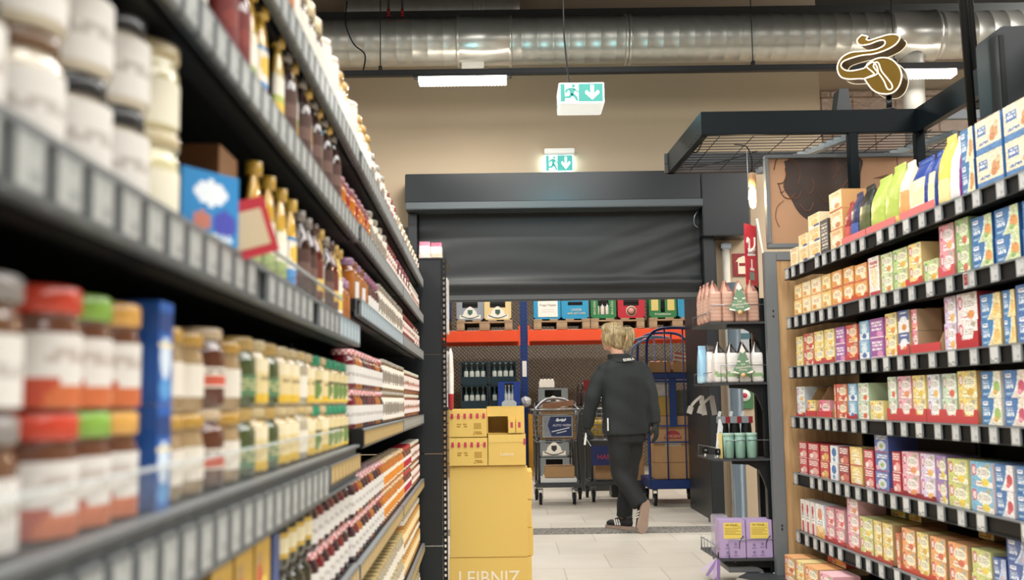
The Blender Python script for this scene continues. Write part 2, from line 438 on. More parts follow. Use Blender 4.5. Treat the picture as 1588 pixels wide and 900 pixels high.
# --- exit signs
exit_white = mat('lit_white', '#ffffff', 0.4, emit='#f2fffb', estr=.35)
exit_green = mat('lit_green', '#157a70', 0.4, emit='#2fb0a2', estr=0.30)
def exit_face(w, h):
    """one lit face: pictogram left, arrow right, as colour regions of ONE mesh (front at y = 0)"""
    b = MB(); y = -0.002
    def poly(p, m, yy): b.prism([(x * w, z * h) for x, z in p], yy, 0.0, m=m)
    poly([(-.5, 0), (.5, 0), (.5, 1), (-.5, 1)], 0, -0.001)
    poly([(-.48, .05), (.48, .05), (.48, .95), (-.48, .95)], 1, -0.002)
    poly([(-.38, .05), (-.07, .05), (-.07, .95), (-.38, .95)], 0, -0.003)
    y = -0.004
    # running man
    _p = poly
    def poly(p, m, yy): _p([((x + .225) * 1.22 - .225, (z - .47) * 1.08 + .49) if m == 1 else (x, z) for x, z in p], m, yy)
    hd = [(-.19 + .034 * math.cos(a) * 1.0, .80 + .075 * math.sin(a)) for a in [k * PI / 5 for k in range(10)]]
    poly(hd, 1, y)
    poly([(-.26, .70), (-.20, .73), (-.16, .62), (-.19, .42), (-.25, .42), (-.27, .55)], 1, y)
    poly([(-.26, .71), (-.34, .64), (-.35, .48), (-.31, .48), (-.30, .58), (-.25, .61)], 1, y)
    poly([(-.18, .70), (-.13, .58), (-.08, .53), (-.09, .48), (-.15, .54), (-.19, .62)], 1, y)
    poly([(-.22, .46), (-.17, .42), (-.125, .28), (-.10, .10), (-.15, .10), (-.17, .24), (-.25, .38)], 1, y)
    poly([(-.25, .46), (-.28, .33), (-.37, .31), (-.37, .21), (-.25, .22), (-.19, .40)], 1, y)
    # arrow
    poly([(.20, .88), (.28, .88), (.28, .42), (.36, .62), (.40, .56), (.40, .46), (.24, .13), (.08, .46), (.08, .56), (.12, .62), (.20, .42)], 0, y)
    return b
cube = thing('exit_sign', 'large cube-shaped green and white exit sign hanging on a cable', 'exit sign', (0.468, 6.5, 2.955))
MB().bevbox(-0.145, 0.145, 0.0, 0.29, 0.0, 0.137, 0.004).build('light_box', exit_white, cube)
for rz, lo in ((0, (0, -0.001, 0.004)), (-PI / 2, (-0.146, 0.145, 0.004)), (PI / 2, (0.146, 0.145, 0.004)), (PI, (0, 0.291, 0.004))):
    exit_face(0.285, 0.13).build('sign_face', [exit_white, exit_green], cube, lo, rz)
for rot_, lo_, sx_ in (((0, -PI / 2, 0), (.16, .145, .07), .26), ((0, PI / 2, 0), (-.16, .145, .07), .26), ((PI / 2, 0, 0), (0, .31, .07), .26)):
    a = area('sign_glow', lo_, .12 if rot_[1] else .27, .26 if rot_[1] else .12, 3, (.2, .8, .95), rot=rot_); a.parent = cube
ws = thing('exit_sign', 'small lit exit sign mounted on the wall above the rolling door', 'exit sign', (0.425, 8.94, 3.035))
MB().bevbox(-0.125, 0.14, -0.10, 0.0, 0.155, 0.205, 0.006).build('housing', M['white'], ws)
exit_face(0.24, 0.15).build('sign_face', [mat('lit_white_small', '#ffffff', 0.4, emit='#eafcff', estr=.7), mat('lit_green_small', '#2a948a', 0.4, emit='#37b8ac', estr=.4)], ws, (0.005, -0.06, 0.005))
a = area('sign_glow', (0, -0.05, 0.09), 0.24, 0.14, 1.2, (0.75, 0.97, 1), rot=(PI / 2, 0, 0)); a.parent = ws
# ---------------------------------------------------------------- printed faces
def D(base, *ly):
    def paint(u, v):
        c = base
        for l in ly:
            k = l[0]
            if k == 'r':
                if l[1] <= u <= l[3] and l[2] <= v <= l[4]: c = l[5]
            elif k == 'e':
                if ((u - l[1]) / l[3]) ** 2 + ((v - l[2]) / l[4]) ** 2 <= 1: c = l[5]
            elif k == 't':                       # lines of small print
                if l[1] <= u <= l[3] and l[2] <= v <= l[4]:
                    n = l[6] if len(l) > 6 else 3
                    t = (v - l[2]) / (l[4] - l[2]) * n
                    if t % 1 > 0.4 and (int(u * 47) * 7 + int(t) * 13) % 5: c = l[5]
            elif k == 'w':                       # curved wedge from the right: photo of the dish
                if u > l[1] + l[2] * (1 - v) ** 1.6: pass
                if u > l[1] - l[2] * (1 - v) + 0.12 * math.sin(3 * v): c = l[3]
            elif k == 'd':                       # diagonal: right of a slanted edge
                if u > l[1] + l[2] * v: c = l[3]
        return c
    return paint

def pbox(w, d, h, paint, side, top=None, nx=20, nz=20, mtl='card', name='printed_box', back=None):
    """carton with a printed front: ONE connected mesh; origin at the bottom centre of the front face"""
    b = MB(); vs = []; fs = []; cc = []
    for j in range(nz + 1):
        for i in range(nx + 1): vs.append((-w / 2 + w * i / nx, 0, h * j / nz))
    W = nx + 1
    for j in range(nz):
        for i in range(nx):
            fs.append((j * W + i, j * W + i + 1, (j + 1) * W + i + 1, (j + 1) * W + i)); cc.append(paint((i + .5) / nx, (j + .5) / nz))
    k = len(vs); vs += [(-w / 2, d, 0), (w / 2, d, 0), (w / 2, d, h), (-w / 2, d, h)]
    fs.append([nz * W + i for i in range(W)] + [k + 2, k + 3]); cc.append(top or side)
    fs.append([i for i in range(W)][::-1] + [k, k + 1]); cc.append(side)
    fs.append([j * W for j in range(nz + 1)] + [k + 3, k]); cc.append(side)
    fs.append([j * W + nx for j in range(nz + 1)][::-1] + [k + 1, k + 2]); cc.append(side)
    fs.append((k, k + 1, k + 2, k + 3)); cc.append(back or side)
    b.add(vs, fs, cols=cc)
    return b.mesh(name, M[mtl])

# ---------------------------------------------------------------- racks
tag_paint = D('#8d908f', ('r', .08, .1, .92, .93, '#c3c5c4'), ('t', .15, .5, .8, .9, '#adb0af', 3), ('r', .55, .2, .75, .36, '#a5a8a8'))
tag_dark = D('#9b9d9c', ('r', .08, .08, .92, .93, '#cfd0cd'), ('r', .46, .45, .54, .75, '#5b5d5e'), ('t', .15, .1, .85, .3, '#8d908f', 2))
tag_tan = D('#8a7448', ('r', .06, .06, .94, .94, '#c9ad74'), ('t', .15, .5, .8, .9, '#ab9058', 3))
tag_blue = D('#7f9098', ('r', .06, .06, .94, .94, '#b4c6cf'), ('t', .15, .5, .8, .9, '#8da5b0', 3))
tag_red = D('#b9bbb9', ('r', .1, .25, .75, .9, '#8e2a2e'), ('t', .15, .3, .7, .8, '#b56a68', 3))
tag_l = D('#5d6264', ('r', .07, .08, .93, .94, '#a9adac'), ('t', .15, .5, .8, .9, '#979c9b', 3), ('r', .55, .2, .78, .36, '#8a8f8f'))
tagm = {}
for nm, p, w_, h_ in (('grey', tag_l, .052, .046), ('tan', tag_tan, .05, .038), ('blue', tag_blue, .056, .045), ('rgrey', tag_paint, .054, .058), ('rdark', tag_dark, .058, .060), ('rred', tag_red, .05, .056), ('tall', tag_l, .052, .060)):
    tagm[nm] = pbox(w_, .007, h_, p, '#7b7f80', nx=10, nz=10, name='price_tag')

def rack_bay(P, RZ, s0, s1, shelves, label, top, depth, side, tagsets, group):
    """P: point on the front plane. local x of RZ frame = along; built directly in world axes"""
    base = P((s0 + s1) / 2); t = thing('shelving_bay', label, 'shelving', base, RZ, group)
    Lw = (s1 - s0); sg = 1
    h = Lw / 2
    MB().box(-h, h, depth, depth + .03, .0, top).build('back_panel', M['black'], t)
    for x in (-h, h - .03):
        MB().box(x, x + .03, depth - .04, depth, 0, top).build('upright', M['black'], t)
    MB().box(-h, h, .03, depth, 0, .1).build('base_plinth', M['black'], t)
    for i, (zs, rh, rk) in enumerate(shelves):
        b = MB(); b.box(-h + .002, h - .002, .006, depth, zs - .028, zs)
        b.box(-h + .002, h - .002, .02, .05, zs - max(rh, .04), zs - .02)
        sh = b.build('shelf_board', M['black'], t)
        # price rail: channel with top and bottom lip
        b = MB(); b.prism([(0, 0), (.003, 0), (.003, .0)], 0, 0) if 0 else None
        b.box(-h + .004, h - .004, .002, .008, zs - rh, zs)
        b.box(-h + .004, h - .004, -.008, .004, zs - rh, zs - rh + .005)
        b.box(-h + .004, h - .004, -.008, .006, zs - .005, zs + .001, m=1)
        b.build('price_rail', [M[rk], M['grey']], sh)
        for (sa, kind, dz) in tagsets[i]:
            x = (sa - (s0 + s1) / 2) * (1 if side == 'L' else -1)
            if abs(x) > h - .02: continue
            link('price_tag', tagm[kind], sh, (x, -.009, zs + dz))
    return t

def run(a, b, pitch, kind, dz, skip=()):
    out = []; k = 0; s = a
    while s < b:
        if k not in skip: out.append((s, kind, dz))
        s += pitch; k += 1
    return out
gl = 'bays of the left jar rack'
ZN = dict(D=1.70, C=1.50, B=1.243, A=.945, A2=.655, A3=.33)
ZF = dict(D=1.70, C=1.508, B=1.315, A=.98, A2=.648, A3=.315, A4=.1)
near = [(ZN['D'], .045, 'railgrey'), (ZN['C'], .045, 'rail'), (ZN['B'], .053, 'railgrey'), (ZN['A'], .083, 'railgrey'), (ZN['A2'], .05, 'railgrey'), (ZN['A3'], .05, 'railgrey')]
tn = [run(1.2, 2.6, .064, 'grey', -.046), run(1.0, 2.6, .064, 'grey', -.046), run(.62, 2.2, .068, 'grey', -.05, (12, 19)) + run(2.26, 2.6, .062, 'blue', -.048),
      run(.62, 2.1, .068, 'tall', -.08) + run(2.14, 2.6, .056, 'tan', -.06), run(1.5, 2.6, .056, 'tan', -.044), run(1.9, 2.6, .064, 'grey', -.048)]
rack_bay(L_, RZL, .30, 2.61, near, 'nearest bay of the left black rack, full of blurred jars', 1.95, .47, 'L', tn, gl)
far = [(ZF['D'], .042, 'railgrey'), (ZF['C'], .042, 'rail'), (ZF['B'], .045, 'railgrey'), (ZF['A'], .046, 'railgrey'), (ZF['A2'], .042, 'railgrey'), (ZF['A3'], .046, 'railgrey'), (ZF['A4'], .046, 'railgrey')]
def tf(a, b):
    return [run(a, b, .064, 'grey', -.045), run(a, b, .064, 'grey', -.045), run(a, b, .064, 'blue' if a < 3 else 'grey', -.045),
            run(a, b, .056, 'tan' if a < 3.6 else 'grey', -.042), run(a, b, .056, 'tan', -.041), run(a, b, .06, 'tan' if a > 3.9 else 'grey', -.042), []]
rack_bay(L_, RZL, 2.62, 4.055, far, 'middle bay of the left black rack with gingham-lidded jam jars', 1.72, .47, 'L', tf(2.66, 4.03), gl)
rack_bay(L_, RZL, 4.065, 5.50, far, 'farthest bay of the left black rack, beside the end panel', 1.72, .47, 'L', tf(4.1, 5.48), gl)

ZR = {1: 1.742, 2: 1.475, 3: 1.209, 4: .945, 5: .647, 6: .345, 7: .06}
shr = [(ZR[k], .062, 'black') for k in range(1, 8)]
random.seed(4)
def rt_(a, b, far_):
    out = []
    for k in range(7):
        s = b - .05; tg = []
        while s > a:
            if random.random() > .06: tg.append((s, 'rgrey' if far_ or random.random() > .35 else 'rdark', -.06))
            s -= random.choice((.105, .12, .13, .14)) if far_ else random.choice((.125, .14, .16))
        if not far_ and k == 1: tg.append((3.56, 'rred', -.06))
        if k == 6: tg = []
        out.append(tg)
    return out
gr = 'bays of the right packet rack'
rack_bay(R_, RZR, 4.35, 5.60, shr, 'far bay of the right black rack, against the wooden end panel', 1.95, .42, 'R', rt_(4.35, 5.60, True), gr)
rack_bay(R_, RZR, 2.95, 4.34, shr, 'near bay of the right black rack, cut by the right edge', 1.95, .42, 'R', rt_(2.95, 4.34, False), gr)

# clear product guards standing on the left rails
def guard(s0, s1, z, h, lab):
    t = thing('shelf_guard', lab, 'shelf guard', L_((s0 + s1) / 2, .002, z), RZL)
    x = (s1 - s0) / 2
    MB().box(-x, x, -.0015, .0015, 0, h).build('clear_strip', M['clear'], t)
    MB().box(-x, x, -.002, .004, h, h + .003).build('top_edge', mat('edge_white', '#cfd6d6', .2), t)
guard(.55, 2.3, ZN['A'] + .002, .042, 'clear plastic guard along the near shelf of spread jars')
guard(1.36, 2.32, ZN['B'] + .002, .035, 'clear plastic guard along the shelf of sauce bottles')
# grey joint block where the near rail of the spread shelf ends
b = MB(); b.bevbox(-.02, .02, -.004, .03, 0, .05, .004)
tag(b.build('rail_end_cap', M['black'], None, L_(2.63, .012, .935), RZL), 'black end cap where the two jam shelf rails meet', 'rail end cap')

# ---------------------------------------------------------------- end panels
ep = thing('end_panel', 'tall black steel end panel closing the left rack', 'end panel', (-0.45, 5.53, 0))
for i, (z0, z1) in enumerate(((.0, .292), (.296, .772), (.776, 1.30), (1.304, 1.815))):
    MB().bevbox(-.55, .068, 0, .02, z0, z1, .002).build('panel_sheet', M['panel'], ep)
b = MB(); y0, y1 = -.004, .022; x0, x1 = .070, .094; z = 0.0
vs = []; fs = []
n = 60
for i in range(n):                      # slotted upright: two stiles and a bar between every two slots
    za = i * 1.815 / n; zb = za + 1.815 / n * .42
    b.box(x0 + .005, x1 - .005, y0, y1, za, zb)
b.box(x0, x0 + .006, y0, y1, 0, 1.815); b.box(x1 - .006, x1, y0, y1, 0, 1.815)
b.build('slotted_upright', M['black'], ep)
MB().box(-.55, .094, -.004, .5, 1.815, 1.822).build('top_sheet', M['panel'], ep)
# packs that show through the slots behind the upright
for i, (z, hh, c0, c1, lab) in enumerate(((1.42, .30, '#e9e4de', '#d5c9bd', 'white packet seen through the slots, upper of two'), (1.02, .30, '#ece6df', '#c9b8a8', 'white packet seen through the slots, lower of two'))):
    o = link('snack_packet', pbox(.028, .16, hh, D(c0, ('t', .1, .2, .9, .8, c1, 6)), c0, nx=4, nz=20, mtl='film', name='snack_packet'), None, (-.366, 5.575, z))
    tag(o, lab, 'packet', 'packets hanging behind the slotted upright')
b = MB(); b.lathe([(.004, 0), (.014, .012), (.016, .09), (.017, .20), (.013, .30), (.004, .335)], 12, cols=['#b62a3a', '#b62a3a', '#eee7e0', '#e9dcd2', '#eee7e0'], sx=1, sy=2.5)
tag(b.build('snack_bag', M['film'], None, (-.338, 5.60, 1.0)), 'slim white bag with red foot hanging beside the slotted upright', 'bag')

wood = mat('knotty_board', '#b98f5a', .6)
nt = wood.node_tree; bb = nt.nodes['Principled BSDF']; tc = nt.nodes.new('ShaderNodeTexCoord'); mp = nt.nodes.new('ShaderNodeMapping'); mp.inputs['Scale'].default_value = (14, 14, 1.6)
n1 = nt.nodes.new('ShaderNodeTexNoise'); n1.inputs['Scale'].default_value = 2.2; n1.inputs['Detail'].default_value = 8; n1.inputs['Distortion'].default_value = .6
cr = nt.nodes.new('ShaderNodeValToRGB'); cr.color_ramp.elements[0].position = .35; cr.color_ramp.elements[1].position = .65
cr.color_ramp.elements[0].color = (*lin('#ad885c'), 1); cr.color_ramp.elements[1].color = (*lin('#c9a577'), 1)
nt.links.new(tc.outputs['Object'], mp.inputs['Vector']); nt.links.new(mp.outputs['Vector'], n1.inputs['Vector']); nt.links.new(n1.outputs['Fac'], cr.inputs['Fac']); nt.links.new(cr.outputs['Color'], bb.inputs['Base Color'])
we = thing('end_panel', 'wooden end panel in a grey metal frame closing the right rack', 'end panel', (1.42, 5.66, 0))
MB().box(.03, .72, .008, .03, .08, 1.80).build('wood_board', wood, we)
fr = MB(); fr.bevbox(-.02, .045, 0, .06, 0, 1.85, .003); fr.build('frame_upright', M['grey'], we)
MB().bevbox(.045, .74, 0, .06, 1.80, 1.85, .003).build('frame_top', M['grey'], we)
b = MB()
for z in (.34, .36, 1.49, 1.52): b.box(.012, .020, -.002, .004, z - .006, z + .006)
b.build('frame_slots', M['rubber'], we)

# ---------------------------------------------------------------- portrait panels above the right rack
pn = thing('portrait_panel', 'framed beige photo panels of a dark-haired woman above the right rack', 'poster', (1.455, 5.73, 1.90))
MB().bevbox(0, .93, .02, .05, 0, .50, .002).build('photo_board', mat('photo_skin', '#b48a68', .55, noise=.12, nscale=1.6), pn)
b = MB(); b.bevbox(-.012, .94, 0, .055, -.02, .006, .003); b.bevbox(-.012, .94, 0, .055, .494, .515, .003); b.bevbox(-.012, .008, 0, .055, .006, .494, .003); b.bevbox(.925, .94, 0, .055, .006, .494, .003)
b.build('frame', M['grey'], pn)
b = MB(); b.box(.74, .744, .0185, .0205, 0, .5); b.build('panel_joint', mat('joint_dark', '#5a4434', .7), pn)
hair_d = mat('photo_hair', '#3a2a22', .55, noise=.45, nscale=11)
hm = MB()
out = [(.10, .48), (.11, .40), (.09, .33), (.13, .26), (.16, .20), (.20, .155), (.25, .135), (.29, .15), (.33, .12), (.37, .14), (.42, .16), (.47, .17), (.50, .22), (.52, .30), (.53, .40), (.53, .494), (.30, .494), (.16, .494)]
hm.prism([(p.x, p.z) for p in bend([(x, 0, z) for x, z in out] + [(.10, 0, .48)], 4)][:-1], .0175, .0205)
hm.build('hair', hair_d, pn)
b = MB(); rnd = random.Random(3)
for k in range(16):                     # loose locks
    x = rnd.uniform(.06, .48); z = rnd.uniform(.15, .46); s = rnd.uniform(.04, .11); a0 = rnd.uniform(0, 6)
    if .15 < x < .45 and z < .2: z += .15
    b.tube(bend([(x + s * .6 * math.cos(a0 + t) * (1 - t / 9), .0165, z + s * math.sin(a0 + t) * (1 - t / 9)) for t in (0, .8, 1.6, 2.4)], 4), .0014 + .0018 * rnd.random(), 5)
b.build('loose_locks', mat('photo_lock', '#6b432e', .6), pn)
b = MB()
b.prism([(.60, .375), (.68, .395), (.735, .388), (.735, .372), (.68, .372)], .0175, .0205)
b.prism([(.80, .385), (.86, .398), (.92, .385), (.86, .378), (.80, .373)], .0175, .0205)
b.build('eyebrows', mat('photo_brow', '#6d4d38', .6), pn)
b = MB(); b.prism([(.61, .27), (.65, .292), (.70, .285), (.72, .27), (.68, .256), (.64, .256)], .0175, .0205)
b.prism([(.79, .27), (.83, .288), (.88, .283), (.91, .268), (.87, .256), (.82, .258)], .0175, .0205)
b.build('eyes', mat('photo_eye', '#6b5245', .4), pn)

# ---------------------------------------------------------------- canopy over the coffee corner
cp = thing('steel_canopy', 'dark steel canopy frame with wire grid above the right rack', 'canopy', (1.045, 5.5, 2.475))
dk = R_
MB().bevbox(0, 1.23, 0, .04, 0, .13, .003).build('front_beam', M['canopy'], cp)
b = MB(); b.bar((.02, 0.02, .065), (.02 - .043, .98, .065), .04, .13); b.build('side_beam', M['canopy'], cp)
b = MB(); b.bevbox(-.06, 2.6, .94, .98, 0, .055, .002); b.build('rear_beam', mat('brown_beam', '#2a2322', .5), cp)
MB().bevbox(-.06, 2.6, .955, .98, .06, .13, .002).build('rear_beam', M['panel'], cp)
# long beam down the middle of the rack towards the viewer
b = MB(); b.bar((1.19, .02, .065), (1.19 + .045 * 2.2, -2.2, .065), .04, .13); b.build('long_beam', M['canopy'], cp)
MB().bevbox(1.25, 3.2, 0, .03, .07, .12, .002).build('cross_profile', M['grey'], cp)
MB().bevbox(1.5, 3.2, .0, .03, .128, .142, .002).build('cross_rail', M['black'], cp)
for x, z0 in ((.80, -.72), (1.165, -.62)):
    MB().bevbox(x, x + .05, .0, .05, z0, 0, .003).build('canopy_post', M['canopy'], cp)
b = MB()
for k in range(14): b.tube([(-.02, .06 + k * .065, .012), (2.6, .06 + k * .065, .012)], .0026, 5)
for k in range(14): b.tube([(.12 + k * .19, .02, .016), (.10 + k * .19, .94, .016)], .0026, 5)
b.build('wire_grid', M['black'], cp)
for x in (.55, 1.1):
    b = MB(); b.bar((x + .3, .04, .0), (x - .02, .94, .0), .04, .035); b.build('grid_support', M['grey'], cp)
b = MB(); b.tube(bend([(.035, .1, .02), (.03, .3, -.02), (.02, .5, .02), (.01, .7, -.015), (.2, .8, .02), (.42, .5, .025)], 6), .005, 6); b.build('loose_cable', M['black'], cp)

# gold bean-with-aroma sign
bs = thing('bean_sign', 'gold coffee bean sign with glowing cream outline above the canopy', 'sign', (2.012, 5.54, 2.868))
bs.rotation_euler = (0, 0, -R(38))
K = 1 / 4.994 / 1600 * 5.6 * .94
def bp(pts, cyc=False):
    return [((x - 415) * K * 1.07, -(y - 350) * K) for x, y in pts]
steam = [(340, 75), (305, 105), (307, 138), (335, 162), (400, 168), (460, 157), (505, 160), (520, 185), (500, 212), (430, 226), (330, 215), (250, 205), (180, 228), (140, 280), (135, 340), (160, 400), (220, 432), (300, 446), (350, 455), (440, 440), (450, 390), (420, 330), (365, 350), (340, 366), (250, 366), (200, 350), (170, 320), (165, 290), (190, 266), (250, 255), (330, 250), (430, 260), (520, 250), (590, 225), (626, 190), (630, 160), (600, 135), (540, 124), (460, 130), (400, 135), (375, 120), (388, 100)]
bean = [(345, 455), (360, 490), (400, 560), (450, 603), (520, 625), (572, 614), (610, 570), (630, 500), (620, 430), (580, 360), (530, 320), (470, 305), (410, 315), (365, 350), (400, 400), (420, 435)]
slot = [(420, 365), (430, 340), (450, 337), (465, 360), (480, 420), (520, 490), (550, 545), (555, 580), (535, 592), (515, 575), (495, 510), (460, 440), (430, 390)]
gold = mat('brushed_gold', '#57420f', .32, .8, noise=.15, nscale=6)
neon = mat('neon_cream', '#fff2dc', .4, emit='#ffe9c8', estr=.75)
def smooth2(p, n=4): return [(q.x, q.z) for q in bend([(x, 0, z) for x, z in bp(p + [p[0]])], n)][:-1]
from mathutils.geometry import tessellate_polygon
def slab(poly, y0, y1, m):
    b = MB(); n = len(poly); tri = tessellate_polygon([[Vector((x, z, 0)) for x, z in poly]])
    vs = [(x, y0, z) for x, z in poly] + [(x, y1, z) for x, z in poly]
    fs = [tuple(t) for t in tri] + [tuple(k + n for k in t) for t in tri] + [(i, (i + 1) % n, (i + 1) % n + n, i + n) for i in range(n)]
    return b.add(vs, fs)
slab(smooth2(steam), 0, .11, gold).build('aroma_swirl', gold, bs)
slab(smooth2(bean), 0.001, .11, gold).build('bean', gold, bs)
for nm, p in (('swirl_outline', steam), ('bean_outline', bean), ('slot_outline', slot)):
    q = smooth2(p); b = MB(); b.tube([(x, -.003, z) for x, z in q], .0036, 6, closed=True)
    if nm != 'slot_outline': b.tube([(x, .111, z) for x, z in q], .0026, 6, closed=True)
    b.build(nm, neon, bs)
MB().tube([(.06, .05, -.18), (.06, .05, -.256)], .016).box(.03, .09, .02, .08, -.258, -.252).build('foot', M['anth'], bs)
b = MB(); b.prism([(-.04, 0), (.04, 0), (.03, .12), (-.02, .12)], -.05, .05)
tag(b.build('canopy_spotlight', M['anth'], None, (1.83, 5.56, 2.606)), 'dark wedge-shaped box standing on the canopy beside the gold sign', 'spotlight')

# hanging rods and the box post on the right
for i, (x, y, z0, lab) in enumerate(((1.955, 4.3, 2.16, 'black hanging rod in front of the sloping canopy beam'), )):
    tag(MB().tube([(x + .018, y, z0), (x - .02, y, 4.7)], .018, 10).build('hanging_rod', M['black'], None), lab, 'rod')
t = thing('spotlight', 'black spotlight on a rod behind the sloping canopy beam', 'spotlight', (2.60, 5.6, 2.66))
MB().tube([(0, 0, .16), (-.04, 0, 2.04)], .024, 10).build('rod', M['black'], t)
MB().lathe([(.03, .0), (.034, .02), (.034, .08), (.02, .1), (.02, .2)], 12, z=.08).build('joint', M['black'], t)
MB().lathe([(.07, 0), (.06, .015), (.03, .07), (.025, .09)], 14).build('lamp_head', M['black'], t)
px = thing('steel_post', 'broad black steel post with rounded top at the right edge', 'post', (2.03, 4.15, 0))
b = MB(); poly = [(0, 0), (.2, 0), (.2, 2.57)] + [(.03 + .03 * math.cos(a), 2.54 + .03 * math.sin(a)) for a in (PI / 2, PI * .7, PI * .85, PI)]
b.prism(poly, 0, .2); b.build('column', M['panel'], px)
MB().bevbox(-.002, .022, -.012, 0, 0, 2.53, .003).build('edge_profile', M['black'], px)

# bulb hanging from the canopy
bl = thing('pendant_bulb', 'glowing tube bulb in a wooden holder hanging from the canopy', 'lamp', (1.395, 5.86, 2.17))
MB().tube(bend([(0, 0, .17), (0, -.01, .25), (-.03, -.02, .32), (-.1, -.03, .33)], 5), .004, 6).build('cord', M['black'], bl)
MB().lathe([(.012, .085), (.024, .09), (.024, .16), (.012, .17)], 12).build('holder', mat('oak_holder', '#a5825c', .6), bl)
MB().lathe([(.003, -.04), (.016, -.03), (.02, 0), (.02, .06), (.014, .085)], 14).build('bulb', mat('bulb_glow', '#ffe2b0', .2, emit='#ffd9a0', estr=7), bl)
pl = bpy.data.lights.new('bulb_light', 'POINT'); pl.energy = 5; pl.color = (1, .75, .45); pl.shadow_soft_size = .03
plo = bpy.data.objects.new('bulb_light', pl); C.objects.link(plo); plo.parent = bl; plo.location = (-.03, -.03, .02)
cb = MB(); cb.tube([(1.40, 5.80, 2.06), (1.455, 5.72, 1.50)], .005, 6)
tag(cb.build('white_cable', M['white'], None), 'thin white cable running down beside the red hanging sign', 'cable')
# ---------------------------------------------------------------- packets on the right rack
def tea(base, panel, fruit, acc='#c23a4c'):
    return D(base, ('r', .24, .0, 1, .22, panel), ('e', .60, .56, .34, .26, panel), ('e', .15, .66, .13, .24, acc), ('e', .15, .66, .08, .17, '#f0cdd2'),
             ('t', .36, .46, .86, .68, '#a39c8c', 3), ('e', .66, .20, .18, .15, fruit), ('e', .80, .86, .13, .09, '#a9a58c'), ('t', .1, .04, .5, .14, acc, 2))
def oet(food, c='#1d63a8', cream='#f4e3b4', food2=None):
    return D(c, ('w', .62, .34, '#dfeaf2'), ('w', .67, .32, cream), ('e', .80, .42, .16, .22, food), ('e', .72, .22, .10, .10, food2 or food), ('r', .07, .74, .34, .90, '#e8edf6'), ('r', .10, .79, .31, .85, '#3a4fa0'),
             ('t', .08, .32, .42, .66, '#cfe0f0', 4), ('t', .08, .08, .36, .2, '#9cc2e2', 2))
def snack(base, lab, foot, dots='#e58a2d'):
    return D(base, ('e', .5, .6, .42, .3, lab), ('t', .25, .52, .75, .72, '#b86f3a', 3), ('e', .3, .3, .2, .14, dots), ('e', .7, .28, .2, .15, '#f7e7bd'), ('r', 0, 0, 1, .12, foot))
def bold(base, lettering, blob, blob2):
    return D(base, ('t', .08, .58, .9, .92, lettering, 3), ('e', .62, .28, .3, .22, blob), ('e', .3, .22, .18, .14, blob2), ('r', 0, 0, 1, .05, blob2))
